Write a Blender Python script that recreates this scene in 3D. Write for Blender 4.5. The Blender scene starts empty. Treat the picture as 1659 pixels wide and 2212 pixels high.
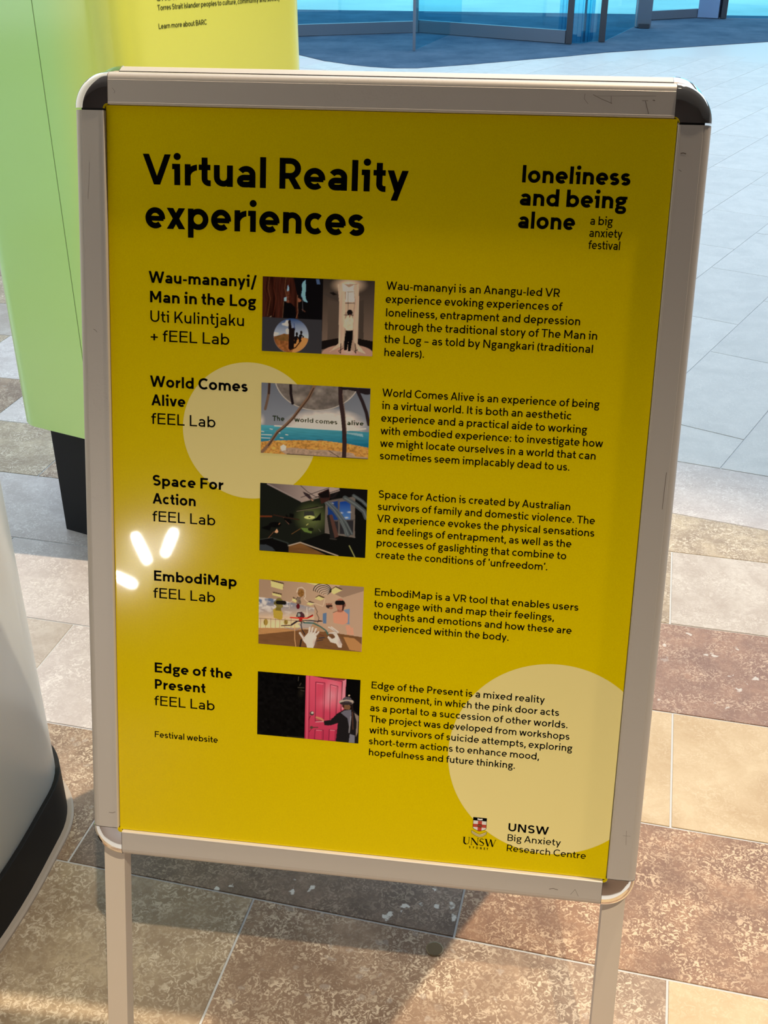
import bpy, math, random
import numpy as np
from mathutils import Vector, Matrix

D = bpy.data
S = bpy.context.scene
COL = S.collection
rad = math.radians

# ------------------------------------------------------------------ camera
CAM = (0.1570, -1.0263, 1.3238)
YAW, PITCH, ROLL = -7.7637, 29.4968, -0.0164
FPX = 2388.54
cd = D.cameras.new('camera')
cam = D.objects.new('camera', cd)
COL.objects.link(cam)
cam.location = CAM
cam.rotation_euler = (rad(90 - PITCH), rad(ROLL), rad(-YAW))
cd.sensor_fit = 'VERTICAL'
cd.sensor_height = 24.0
cd.lens = FPX / 2212 * 24.0
cd.clip_start = 0.02
cd.clip_end = 300
S.camera = cam

# ------------------------------------------------------------------ world and exposure
w = D.worlds.new('world')
S.world = w
w.use_nodes = True
bg = w.node_tree.nodes['Background']
bg.inputs[0].default_value = (0.76, 0.89, 1.0, 1)
bg.inputs[1].default_value = 2.2
S.view_settings.view_transform = 'Standard'
S.view_settings.look = 'None'
S.view_settings.gamma = 1
S.view_settings.use_curve_mapping = False
S.view_settings.exposure = 0.0

# lamp positions (fixtures and lights are built in downlight())
DOWNLIGHTS = [
    # (x, y, z, target, watts, colour, radius, spot angle, blend)
    (1.13, 0.88, 4.30, (0.05, 0.05, 0.3), 800, (1.0, 0.80, 0.56), 0.025, 48, .5),
    (0.90, -2.05, 4.30, (0.0, -0.74, 0.0), 600, (1.0, 0.85, 0.62), 0.03, 34, 1.0),
]

# ------------------------------------------------------------------ helpers
def tag(o, label=None, cat=None, group=None, kind=None):
    if label: o['label'] = label
    if cat: o['category'] = cat
    if group: o['group'] = group
    if kind: o['kind'] = kind
    return o

def empty(name, loc=(0, 0, 0), rotz=0.0):
    o = D.objects.new(name, None)
    COL.objects.link(o)
    o.location = loc
    o.rotation_euler = (0, 0, rotz)
    o.empty_display_size = 0.1
    return o

def mobj(name, verts, faces, mat=None, parent=None, smooth=False, world=True, mats=None, fm=None):
    """one mesh object; verts are world coordinates when world=True, else in the parent's space"""
    me = D.meshes.new(name)
    V = np.array(verts, dtype=float).reshape(-1, 3)
    o = D.objects.new(name, me)
    COL.objects.link(o)
    if parent is not None:
        o.parent = parent
        if world:
            pm = Matrix.LocRotScale(parent_world(parent), None, None)
            V = V - np.array(parent_world(parent))
    me.from_pydata(V.tolist(), [], faces)
    if mats:
        for m in mats: me.materials.append(m)
        if fm is not None: me.polygons.foreach_set('material_index', fm)
    elif mat: me.materials.append(mat)
    if smooth:
        me.polygons.foreach_set('use_smooth', [True] * len(me.polygons))
        try: me.set_sharp_from_angle(angle=rad(38))
        except Exception: pass
    me.update()
    return o

def parent_world(p):
    v = Vector((0, 0, 0))
    while p is not None:
        v += p.location
        p = p.parent
    return v

class MB:
    def __init__(s): s.v = []; s.f = []
    def add(s, vs, fs):
        n = len(s.v); s.v += [tuple(map(float, a)) for a in vs]; s.f += [tuple(i + n for i in f) for f in fs]
    def box(s, a, b):
        x0, y0, z0 = a; x1, y1, z1 = b
        s.add([(x0,y0,z0),(x1,y0,z0),(x1,y1,z0),(x0,y1,z0),(x0,y0,z1),(x1,y0,z1),(x1,y1,z1),(x0,y1,z1)],
              [(0,3,2,1),(4,5,6,7),(0,1,5,4),(1,2,6,5),(2,3,7,6),(3,0,4,7)])
    def bevbox(s, a, b, r):
        """box with chamfered top edges"""
        x0, y0, z0 = a; x1, y1, z1 = b
        s.prism([(x0,y0),(x1,y0),(x1,y1),(x0,y1)], [(z0, 0), (z1 - r, 0), (z1, r)])
    def prism(s, pts, levels, capb=True, capt=True):
        """outline pts (ccw) lofted through (z, inset) levels"""
        n = len(pts); base = len(s.v)
        for z, ins in levels:
            q = inset(pts, ins) if ins else pts
            s.v += [(float(x), float(y), float(z)) for x, y in q]
        for k in range(len(levels) - 1):
            for i in range(n):
                j = (i + 1) % n
                s.f.append((base+k*n+i, base+k*n+j, base+(k+1)*n+j, base+(k+1)*n+i))
        if capb: s.f.append(tuple(base + i for i in range(n))[::-1])
        if capt: s.f.append(tuple(base + (len(levels)-1)*n + i for i in range(n)))
    def seg(s, a, b, w, t):
        """upright slab between floor points a and b: width w across, z range t"""
        a = np.array(a[:2]); b = np.array(b[:2]); d = b - a; d = d / np.hypot(*d); n = np.array([-d[1], d[0]]) * w / 2
        p = [a - n, b - n, b + n, a + n]
        s.prism([tuple(q) for q in p], [(t[0], 0), (t[1], 0)])
    def cyl(s, c, r, z0, z1, n=20, r1=None):
        r1 = r if r1 is None else r1
        base = len(s.v)
        for z, rr in ((z0, r), (z1, r1)):
            for i in range(n):
                a = 2*math.pi*i/n; s.v.append((c[0]+rr*math.cos(a), c[1]+rr*math.sin(a), z))
        for i in range(n):
            j = (i+1) % n; s.f.append((base+i, base+j, base+n+j, base+n+i))
        s.f.append(tuple(base+i for i in range(n))[::-1]); s.f.append(tuple(base+n+i for i in range(n)))
    def tube(s, pts, r, n=10):
        P = [Vector(p) for p in pts]; base = len(s.v)
        for k, p in enumerate(P):
            d = (P[min(k+1, len(P)-1)] - P[max(k-1, 0)]).normalized()
            a = d.orthogonal().normalized(); b = d.cross(a)
            rr = r[k] if isinstance(r, (list, tuple)) else r
            for i in range(n):
                t = 2*math.pi*i/n; q = p + a*math.cos(t)*rr + b*math.sin(t)*rr; s.v.append(tuple(q))
        for k in range(len(P)-1):
            for i in range(n):
                j = (i+1) % n; s.f.append((base+k*n+i, base+k*n+j, base+(k+1)*n+j, base+(k+1)*n+i))
        s.f.append(tuple(base+i for i in range(n))[::-1]); s.f.append(tuple(base+(len(P)-1)*n+i for i in range(n)))
    def build(s, name, mat, parent=None, smooth=False, world=True):
        return mobj(name, s.v, s.f, mat, parent, smooth, world)

def inset(pts, d):
    n = len(pts); out = []
    for i in range(n):
        p0 = np.array(pts[i-1]); p1 = np.array(pts[i]); p2 = np.array(pts[(i+1) % n])
        a = p1 - p0; b = p2 - p1; a = a/np.hypot(*a); b = b/np.hypot(*b)
        na = np.array([-a[1], a[0]]); nb = np.array([-b[1], b[0]])
        m = na + nb; m = m / np.hypot(*m)
        out.append(tuple(p1 + m * d / max(0.3, m @ na)))
    return out

def rounded(pts, r, n=8):
    """round the corners of a ccw convex outline"""
    out = []; N = len(pts)
    rs = r if isinstance(r, (list, tuple)) else [r] * N
    for i in range(N):
        p0 = np.array(pts[i-1]); p1 = np.array(pts[i]); p2 = np.array(pts[(i+1) % N])
        a = (p0-p1)/np.hypot(*(p0-p1)); b = (p2-p1)/np.hypot(*(p2-p1))
        th = math.acos(max(-1, min(1, a@b))); R = rs[i]; t = R/math.tan(th/2)
        c = p1 + (a+b)/np.hypot(*(a+b)) * R/math.sin(th/2)
        s0 = p1 + a*t - c; s1 = p1 + b*t - c
        a0 = math.atan2(s0[1], s0[0]); a1 = math.atan2(s1[1], s1[0]); da = (a1-a0+math.pi) % (2*math.pi) - math.pi
        for k in range(n+1):
            q = a0 + da*k/n; out.append((c[0]+R*math.cos(q), c[1]+R*math.sin(q)))
    return out

# ------------------------------------------------------------------ materials
def srgb(r, g, b):
    f = lambda c: (c/255/12.92) if c/255 <= .04045 else ((c/255+.055)/1.055)**2.4
    return (f(r), f(g), f(b), 1)

def material(name, col, rough=0.5, metal=0.0, spec=0.5, coat=0.0, coatr=0.03, trans=0.0, emit=None, es=0.0):
    m = D.materials.new(name); m.use_nodes = True
    b = m.node_tree.nodes['Principled BSDF']
    b.inputs['Base Color'].default_value = (*col[:3], 1)
    b.inputs['Roughness'].default_value = rough
    b.inputs['Metallic'].default_value = metal
    b.inputs['Specular IOR Level'].default_value = spec
    b.inputs['Coat Weight'].default_value = coat
    b.inputs['Coat Roughness'].default_value = coatr
    b.inputs['Transmission Weight'].default_value = trans
    if emit:
        b.inputs['Emission Color'].default_value = (*emit[:3], 1); b.inputs['Emission Strength'].default_value = es
    return m

class NT:
    """tiny node builder"""
    def __init__(s, m): s.m = m; s.t = m.node_tree; s.b = s.t.nodes['Principled BSDF']
    def n(s, typ, ins=None, **kw):
        x = s.t.nodes.new(typ)
        for k, v in kw.items(): setattr(x, k, v)
        for k, v in (ins or {}).items():
            if hasattr(v, 'is_output') : s.t.links.new(v, x.inputs[k])
            else: x.inputs[k].default_value = v
        return x
    def ramp(s, fac, stops, interp='LINEAR'):
        r = s.t.nodes.new('ShaderNodeValToRGB'); r.color_ramp.interpolation = interp
        e = r.color_ramp.elements
        while len(e) < len(stops): e.new(0.5)
        for i, (p, c) in enumerate(stops):
            e[i].position = p; e[i].color = (c, c, c, 1) if isinstance(c, (int, float)) else (*c[:3], 1)
        s.t.links.new(fac, r.inputs[0]); return r.outputs[0]
    def mix(s, fac, a, b, mode='MIX'):
        x = s.t.nodes.new('ShaderNodeMix'); x.data_type = 'RGBA'; x.blend_type = mode
        for sock, v in ((x.inputs[0], fac), (x.inputs[6], a), (x.inputs[7], b)):
            if hasattr(v, 'is_output'): s.t.links.new(v, sock)
            elif isinstance(v, (int, float)): sock.default_value = v
            else: sock.default_value = (*v[:3], 1)
        return x.outputs[2]
    def link(s, a, name): s.t.links.new(a, s.b.inputs[name])

def stone(name, base, dark, light, fleck=0.5, flecksz=70, fossils=0.0, rough=0.42, seed=0.0, grain=1.0, vary=.22):
    m = material(name, base, rough); N = NT(m)
    geo = N.n('ShaderNodeNewGeometry'); oi = N.n('ShaderNodeObjectInfo')
    off = N.n('ShaderNodeVectorMath', {0: geo.outputs['Position'], 1: (seed, seed*.7, 0)}, operation='ADD').outputs[0]
    rnd = N.n('ShaderNodeVectorMath', {0: oi.outputs['Random'], 1: (7.0, 3.0, 0)}, operation='MULTIPLY').outputs[0]
    p = N.n('ShaderNodeVectorMath', {0: off, 1: rnd}, operation='ADD').outputs[0]
    macro = N.n('ShaderNodeTexNoise', {'Vector': p, 'Scale': 9.0, 'Detail': 5.0, 'Roughness': .6, 'Distortion': .8}).outputs[0]
    c = N.mix(N.ramp(macro, [(.36, 0.0), (.66, 1.0)]), dark, base)
    med = N.n('ShaderNodeTexNoise', {'Vector': p, 'Scale': 45.0, 'Detail': 5.0, 'Roughness': .65, 'Distortion': 1.0}).outputs[0]
    c = N.mix(N.ramp(med, [(.40, .55*grain), (.56, 0.0)]), c, dark)
    fl = N.n('ShaderNodeTexNoise', {'Vector': p, 'Scale': float(flecksz), 'Detail': 4.0, 'Roughness': .62, 'Distortion': 1.7}).outputs[0]
    msk = N.ramp(fl, [(.49, 0.0), (.60, 1.0)])
    mm = N.n('ShaderNodeMath', {0: msk, 1: N.ramp(N.n('ShaderNodeTexNoise', {'Vector': p, 'Scale': 14.0, 'Detail': 2.0}).outputs[0], [(.38, .25), (.6, 1.0)])}, operation='MULTIPLY').outputs[0]
    mm = N.n('ShaderNodeMath', {0: mm, 1: fleck}, operation='MULTIPLY').outputs[0]
    c = N.mix(mm, c, light)
    if fossils:
        wob = N.n('ShaderNodeVectorMath', {0: N.n('ShaderNodeTexNoise', {'Vector': p, 'Scale': 55.0, 'Detail': 3.0}).outputs['Color'], 1: (.035, .022, 0)}, operation='MULTIPLY').outputs[0]
        pw = N.n('ShaderNodeVectorMath', {0: p, 1: wob}, operation='ADD').outputs[0]
        v = N.n('ShaderNodeTexVoronoi', {'Vector': pw, 'Scale': 42.0, 'Randomness': 1.0})
        wn = N.n('ShaderNodeTexNoise', {'Vector': p, 'Scale': 60.0, 'Detail': 2.0}).outputs[0]
        d = N.n('ShaderNodeMath', {0: v.outputs['Distance'], 1: wn}, operation='MULTIPLY').outputs[0]
        sep = N.n('ShaderNodeSeparateColor', {0: v.outputs['Color']})
        pick = N.ramp(sep.outputs[0], [(.50, 0.0), (.54, 1.0)])
        fm = N.n('ShaderNodeMath', {0: N.ramp(d, [(.085, 1.0), (.12, 0.0)]), 1: pick}, operation='MULTIPLY').outputs[0]
        fm = N.n('ShaderNodeMath', {0: fm, 1: fossils}, operation='MULTIPLY').outputs[0]
        c = N.mix(fm, c, (.72, .72, .70))
    val = N.n('ShaderNodeMath', {0: oi.outputs['Random'], 1: vary}, operation='MULTIPLY').outputs[0]
    val = N.n('ShaderNodeMath', {0: val, 1: 1-vary/2}, operation='ADD').outputs[0]
    hs = N.n('ShaderNodeHueSaturation', {'Value': val, 'Color': c}).outputs[0]
    N.link(hs, 'Base Color')
    bp = N.n('ShaderNodeBump', {'Strength': .12, 'Distance': .002, 'Height': fl})
    N.link(bp.outputs[0], 'Normal')
    return m

M = {}
M['yellow'] = material('poster_yellow', (.80, .62, .0), .12, spec=.10, coat=.30, coatr=.03)
M['cream'] = material('poster_cream', (.93, .81, .35), .12, spec=.10, coat=.30, coatr=.03)
M['ink'] = material('printed_ink', (.003, .003, .0035), .9, spec=.0)
M['alu'] = material('anodised_aluminium', (.53, .49, .46), .42, .15)
M['alu_leg'] = material('aluminium_leg', (.70, .62, .54), .5, .1)
M['chrome'] = material('chrome', (.80, .78, .77), .05, 1.0)
M['black_plastic'] = material('black_plastic', (.012, .012, .013), .5)
M['backing'] = material('grey_backing', (.35, .35, .36), .6)
M['skirt'] = material('matt_black_skirt', (.012, .012, .013), .6, spec=.2)
M['totem_white'] = material('totem_white_print', (.78, .86, .89), .35, coat=.3, coatr=.2)
M['shoe'] = material('pale_edge_strip', (.42, .36, .31), .5)
M['grout'] = material('grout', (.55, .57, .60), .8)
M['grout_dark'] = material('far_floor_stone', (.55, .55, .56), .45)
M['carpet'] = material('entrance_mat', (.055, .10, .17), .95, spec=.1)
M['frame_blue'] = material('door_frame_grey', (.16, .21, .28), .45, .3)
M['frame_dark'] = material('door_frame_dark', (.06, .07, .09), .5, .3)
M['frame_pale'] = material('door_frame_pale', (.25, .38, .62), .4, .2)
M['pavement'] = material('pavement', (.86, .86, .84), .8)
M['ceiling'] = material('ceiling_paint', (.34, .29, .25), .9)
M['wall'] = material('wall_paint', (.30, .24, .20), .9)
M['wall_dark'] = material('dark_timber_wall', (.09, .055, .04), .8)
M['brass'] = material('dull_brass', (.20, .15, .09), .4, .7)
M['lamp_body'] = material('lamp_body', (.08, .08, .08), .5)
M['glint_glow'] = material('glint_glow', (1, 1, 1), .5, emit=(1, .95, .88), es=260)
M['down_glow'] = material('downlight_glow', (1, 1, 1), .5, emit=(1, .85, .62), es=12)

def scuff(m, amt=.5):
    N = NT(m); geo = N.n('ShaderNodeNewGeometry')
    col = m.node_tree.nodes['Principled BSDF'].inputs['Base Color'].default_value[:3]
    v = N.n('ShaderNodeVectorMath', {0: geo.outputs['Position'], 1: (6.0, 6.0, 22.0)}, operation='MULTIPLY').outputs[0]
    n1 = N.n('ShaderNodeTexNoise', {'Vector': v, 'Scale': 7.0, 'Detail': 4.0, 'Distortion': 3.0}).outputs[0]
    line = N.ramp(n1, [(.495, 0.0), (.5, 1.0), (.505, 0.0)])
    n2 = N.n('ShaderNodeTexNoise', {'Vector': geo.outputs['Position'], 'Scale': 5.0, 'Detail': 1.0}).outputs[0]
    k = N.n('ShaderNodeMath', {0: line, 1: N.ramp(n2, [(.60, 0.0), (.70, amt)])}, operation='MULTIPLY').outputs[0]
    N.link(N.mix(k, col, (.08, .07, .06)), 'Base Color')
scuff(M['alu'], .45)

# soft mottling of the printed yellow film
N = NT(M['yellow']); g_ = N.n('ShaderNodeNewGeometry')
t_ = N.n('ShaderNodeTexNoise', {'Vector': g_.outputs['Position'], 'Scale': 900.0, 'Detail': 1.0}).outputs[0]
N.link(N.mix(N.ramp(t_, [(.3, 0.0), (.7, 1.0)]), (.77, .59, .0), (.83, .645, .0)), 'Base Color')

# carpet ribs
N = NT(M['carpet']); g_ = N.n('ShaderNodeNewGeometry')
t_ = N.n('ShaderNodeTexNoise', {'Vector': g_.outputs['Position'], 'Scale': 2.2, 'Detail': 5.0, 'Roughness': .7}).outputs[0]
N.link(N.mix(N.ramp(t_, [(.3, 0.0), (.7, 1.0)]), (.035, .075, .135), (.085, .14, .22)), 'Base Color')
# pavement joints / mottling
N = NT(M['pavement']); g_ = N.n('ShaderNodeNewGeometry')
t_ = N.n('ShaderNodeTexNoise', {'Vector': g_.outputs['Position'], 'Scale': .9, 'Detail': 4.0}).outputs[0]
N.link(N.mix(N.ramp(t_, [(.35, 0.0), (.65, 1.0)]), (.58, .60, .58), (.74, .73, .70)), 'Base Color')

def glass(name, tint, gloss=.08):
    m = D.materials.new(name); m.use_nodes = True; t = m.node_tree
    for n in list(t.nodes): t.nodes.remove(n)
    o = t.nodes.new('ShaderNodeOutputMaterial'); mx = t.nodes.new('ShaderNodeMixShader')
    a = t.nodes.new('ShaderNodeBsdfTransparent'); b = t.nodes.new('ShaderNodeBsdfGlossy')
    a.inputs[0].default_value = (*tint, 1); b.inputs['Roughness'].default_value = .02
    mx.inputs[0].default_value = gloss
    t.links.new(a.outputs[0], mx.inputs[1]); t.links.new(b.outputs[0], mx.inputs[2]); t.links.new(mx.outputs[0], o.inputs[0])
    return m
M['glass'] = glass('blue_tinted_glass', (.50, .88, .97))
M['glass_clear'] = glass('pale_tinted_glass', (.72, .93, .98), .07)

ST = dict(
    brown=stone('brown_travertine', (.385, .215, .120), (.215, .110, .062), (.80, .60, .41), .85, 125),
    redbrown=stone('red_brown_travertine', (.300, .170, .112), (.19, .10, .068), (.60, .46, .35), .6, 115, .5, seed=3.1),
    darkspeck=stone('dark_speckled_travertine', (.27, .19, .145), (.125, .085, .062), (.55, .45, .36), .5, 120, 1.0, seed=5.3),
    mid=stone('mid_brown_travertine', (.37, .255, .175), (.21, .135, .09), (.72, .60, .46), .8, 120, .15, seed=8.8),
    beige=stone('beige_travertine', (.50, .40, .28), (.29, .21, .14), (.80, .71, .58), .7, 105, seed=11.2),
    cream=stone('cream_limestone', (.56, .435, .275), (.45, .32, .18), (.66, .55, .39), .35, 120, seed=15.7, grain=.5),
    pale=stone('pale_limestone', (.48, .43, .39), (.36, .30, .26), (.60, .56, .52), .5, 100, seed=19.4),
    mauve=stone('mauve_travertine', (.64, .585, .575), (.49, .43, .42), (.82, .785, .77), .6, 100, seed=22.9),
    grey=stone('grey_granite', (.58, .575, .575), (.50, .50, .505), (.66, .65, .645), .7, 160, seed=27.1, grain=.35, rough=.5, vary=.07),
)

# =================================================================== SETTING
FA = rad(-5.73)                                 # direction of the tile rows
ca, sa = math.cos(FA), math.sin(FA)
def uv(u, v): return (u*ca - v*sa, u*sa + v*ca)

floor = empty('floor', (0, 0, 0)); tag(floor, kind='structure')
b = MB(); b.box((-9.5, -7, -.12), (9.5, 13.6, -.0016)); b.build('grout_bed', M['grout'], floor)
b = MB(); b.box((-5.6, -7, -.11), (9.5, -1.15, -.0008)); b.build('reflection_slab', material('dark_reflection_slab', (.13, .085, .06), .6), floor)  # unseen dark slab, added to darken what the chrome corners and film reflect

def clip_poly(poly, nx, ny, c):
    """keep the side nx*x+ny*y <= c"""
    out = []
    for i in range(len(poly)):
        p, q = poly[i], poly[(i+1) % len(poly)]
        dp = nx*p[0]+ny*p[1]-c; dq = nx*q[0]+ny*q[1]-c
        if dp <= 0: out.append(p)
        if (dp < 0 < dq) or (dq < 0 < dp):
            t = dp/(dp-dq); out.append((p[0]+t*(q[0]-p[0]), p[1]+t*(q[1]-p[1])))
    return out
def area(p): return sum(p[i][0]*p[(i+1)%len(p)][1]-p[(i+1)%len(p)][0]*p[i][1] for i in range(len(p)))/2

GAP = .0017
RNG = random.Random(4)
def tile(poly, mat):
    if len(poly) < 3 or abs(area(poly)) < .0015: return
    if area(poly) < 0: poly = poly[::-1]
    # drop near-duplicate points
    q = [p for i, p in enumerate(poly) if math.dist(p, poly[i-1]) > .004]
    if len(q) < 3: return
    q = inset(q, GAP)
    c = (sum(p[0] for p in q)/len(q), sum(p[1] for p in q)/len(q))
    z = RNG.uniform(-.0002, .0002)
    m = MB(); m.prism([(p[0]-c[0], p[1]-c[1]) for p in q], [(-.02, 0), (-.0006, 0), (0, .0006)])
    o = m.build('tile', mat, None)
    o.parent = floor; o.location = (c[0], c[1], z)

def zone_uv(poly, u0, v0, u1, v1, mat):
    tile([uv(u0, v0), uv(u1, v0), uv(u1, v1), uv(u0, v1)], mat)

ROWS = [-.80, -.508, -.215, .078, .372, .664, .953, 1.245]
def row(v0, v1, joints, mats, clip=None):
    for i in range(len(joints)-1):
        p = [uv(joints[i], v0), uv(joints[i+1], v0), uv(joints[i+1], v1), uv(joints[i], v1)]
        if clip: p = clip_poly(p, *clip)
        tile(p, ST[mats[i]])
row(-.80, -.508, [-1.7, -1.1, -.5, .1, .7, 1.3], ['brown', 'beige', 'mid', 'cream', 'brown'])
row(-.508, -.215, [-1.7, -1.1, -.5, .1, .7, 1.3], ['mid', 'brown', 'beige', 'brown', 'mid'])
row(-.215, .078, [-2.02, -1.41, -.81, -.202, .405, 1.01, 1.6], ['cream', 'brown', 'beige', 'mid', 'cream', 'brown'])
row(.078, .372, [-2.33, -1.72, -1.12, -.508, .103, .71, 1.32], ['mid', 'cream', 'mid', 'darkspeck', 'brown', 'mid'])
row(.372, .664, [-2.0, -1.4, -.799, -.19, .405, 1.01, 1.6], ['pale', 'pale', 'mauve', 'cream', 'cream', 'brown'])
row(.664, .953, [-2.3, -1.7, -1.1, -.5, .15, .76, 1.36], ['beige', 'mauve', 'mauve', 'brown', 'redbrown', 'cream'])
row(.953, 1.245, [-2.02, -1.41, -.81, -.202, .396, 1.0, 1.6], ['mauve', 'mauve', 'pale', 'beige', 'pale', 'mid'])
# the slanted band on the right: two cut courses that run 8.5 degrees off the rows
BT = math.tan(rad(-8.5))
def vb(u): return 1.718 + (u-.398)*BT          # border to the grey paving
def vj(u): return 1.428 + (u-.398)*BT
for u0, u1, a, bm in ((-.3, .30, 'pale', 'mauve'), (.30, .92, 'beige', 'mauve'), (.92, 1.6, 'pale', 'mauve')):
    tile([uv(u0, 1.245), uv(u1, 1.245), uv(u1, vj(u1)), uv(u0, vj(u0))], ST[a])
for u0, u1, bm in ((-.3, .12, 'mauve'), (.12, .74, 'mauve'), (.74, 1.6, 'mauve')):
    tile([uv(u0, vj(u0)), uv(u1, vj(u1)), uv(u1, vb(u1)), uv(u0, vb(u0))], ST[bm])
# left rows run on beyond the sign
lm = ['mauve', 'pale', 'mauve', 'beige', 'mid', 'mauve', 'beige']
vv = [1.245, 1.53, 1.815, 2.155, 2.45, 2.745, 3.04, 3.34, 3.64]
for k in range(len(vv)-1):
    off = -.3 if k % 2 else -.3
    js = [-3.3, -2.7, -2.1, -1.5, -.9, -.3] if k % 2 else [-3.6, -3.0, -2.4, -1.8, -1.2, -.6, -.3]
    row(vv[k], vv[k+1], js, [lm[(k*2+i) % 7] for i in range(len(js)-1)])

# grey paving, courses at 64.8 degrees
GA = rad(64.84); cg, sg = math.cos(GA), math.sin(GA)
def gp(s, p): return (s*cg - p*sg, s*sg + p*cg)
bx0, by0 = uv(.398, 1.718); bx1, by1 = uv(.632, 1.683)
bl = math.hypot(bx1-bx0, by1-by0); bnx, bny = (by1-by0)/bl, -(bx1-bx0)/bl     # points to the warm side
bc = bnx*bx0 + bny*by0
lx0, ly0 = uv(-.3, 1.0); lx1, ly1 = uv(-.3, 3.64)
tx = math.tan(rad(14)); n_g = 0
for k in range(-12, 18):
    p0 = .081 + .297*k; p1 = p0 + .297
    for j in range(0, 26):
        s0 = .18 + .6*j + (.3 if k % 2 else 0) - 1.2; s1 = s0 + .6
        poly = [gp(s0, p0), gp(s1, p0), gp(s1, p1), gp(s0, p1)]
        cx = sum(q[0] for q in poly)/4; cy = sum(q[1] for q in poly)/4
        # only the wedge the photograph (and a step to its side) can see
        if cy > 9.7 or cy < 1.1: continue
        if cx > .35 + .27*(cy+1.0): continue
        if cx < -.45 - .18*(cy-1.0) : continue
        if cy < 4.4 and cx < .05: continue
        poly = clip_poly(poly, bnx, bny, bc)
        # left limit: the warm rows
        if not poly: continue
        if cy < 3.7: poly = clip_poly(poly, -ca, -sa, .3)
        tile(poly, ST['grey']); n_g += 1
# beyond the tiles one can tell apart
b = MB(); b.box((-9.5, 9.3, -.11), (9.5, 13.6, -.0010)); b.build('far_paving', M['grout_dark'], floor)

# small round metal stud in the floor
b = MB(); b.prism([( .085+.0125*math.cos(a), .043+.0125*math.sin(a)) for a in np.linspace(0, 2*math.pi, 25)[:-1]], [(-.002, 0), (.0006, 0), (.0012, .0015)])
b.build('floor_stud', M['brass'], floor, smooth=False)

# mat in front of the doors
matpts = [(-3.2, 10.6), (-2.55, 9.95), (-2.04, 9.48), (-1.75, 9.13), (-1.5, 8.93), (-1.3, 8.82), (-1.1, 8.77), (-.9, 8.80), (-.54, 9.03), (.35, 9.72), (.69, 10.03), (2.305, 11.07), (4.6, 12.5), (4.6, 13.6), (-3.2, 13.6)]
o = MB(); o.prism(matpts, [(0.0, 0), (.003, 0), (.005, .004)])
o = o.build('entrance_mat', M['carpet'])
tag(o, 'dark blue entrance mat with curved edge before the glass doors', 'mat')

# walls, ceiling with a rooflight, ground outside
def wall(name, a, b_, mat='wall'):
    m = MB(); m.box(a, b_); o = m.build(name, M[mat]); tag(o, kind='structure'); return o
wl = empty('wall_left', (-5.6, 0, 0)); tag(wl, kind='structure')
m = MB(); m.box((-5.8, -7.2, -.12), (-5.6, -3.4, 4.5)); m.box((-5.8, 4.6, -.12), (-5.6, 13.6, 4.5)); m.box((-5.8, -3.4, -.12), (-5.6, 4.6, .35)); m.box((-5.8, -3.4, 4.0), (-5.6, 4.6, 4.5))  # wide opening added to this unseen wall for more light on the totem
m.build('wall_panel', M['wall'], wl)
wall('wall_right', (9.5, -7.2, -.12), (9.7, 13.6, 4.7))
wall('wall_near', (-5.6, -7.2, -.12), (9.5, -7.0, 4.7), 'wall_dark')
ceil = empty('ceiling', (0, 0, 4.5)); tag(ceil, kind='structure')
m = MB(); m.box((-5.8, -7.2, 4.5), (9.7, 1.6, 4.7)); m.box((7, 1.6, 4.5), (9.7, 13.6, 4.7)); m.box((-5.8, 12.6, 4.5), (7, 13.6, 4.7))
m.build('ceiling_slab', M['ceiling'], ceil)
m = MB(); m.box((-90, 13.6, -.14), (90, 120, -.006))
o = m.build('ground_outside', M['pavement']); tag(o, kind='structure')

# ---------------------------------------------------------------- revolving door and glazed front
HT = 2.5
door = empty('door_1', (-.3, 11.0, 0)); tag(door, kind='structure')
def rail(name, a, b_, w_, z, mat): m = MB(); m.seg(a, b_, w_, z); return m.build(name, M[mat], door)
rail('bottom_rail', (-3.6, 10.30), (-1.20, 11.34), .05, (.012, .115), 'frame_blue')
rail('bottom_rail', (-1.18, 11.36), (.34, 10.60), .05, (.012, .125), 'frame_blue')
rail('pane', (-3.6, 10.33), (-1.20, 11.37), .010, (.115, HT), 'glass')
rail('pane', (-1.18, 11.38), (.34, 10.62), .010, (.125, HT), 'glass')
m = MB(); m.box((-1.215, 11.31, .012), (-1.17, 11.36, HT)); m.build('stile', M['frame_blue'], door)
m = MB(); m.box((.335, 10.55, .012), (.395, 10.61, HT)); m.build('stile', M['frame_dark'], door)
m = MB(); m.box((-1.06, 9.85, .010), (-1.035, 9.875, HT)); m.build('glass_edge', M['frame_blue'], door)
m = MB(); m.seg((-1.05, 9.875), (-.75, 11.6), .010, (.012, HT)); m.build('side_pane', M['glass_clear'], door)
# curved enclosure glass
arc = [(.52+.30*math.cos(a)*.6-.1, 10.95-.36*math.sin(a)) for a in np.linspace(.1, 2.6, 12)]
m = MB()
for i in range(len(arc)-1): m.seg(arc[i], arc[i+1], .012, (.012, HT))
m.build('curved_pane', M['glass'], door)
rail('pane', (.395, 10.61), (.66, 10.80), .010, (.012, HT), 'glass')
m = MB(); m.box((.50, 10.76, .012), (.52, 10.78, HT)); m.build('post', M['frame_blue'], door)
m = MB(); m.box((.655, 10.76, .012), (.715, 10.83, HT)); m.build('post', M['frame_dark'], door)

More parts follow.
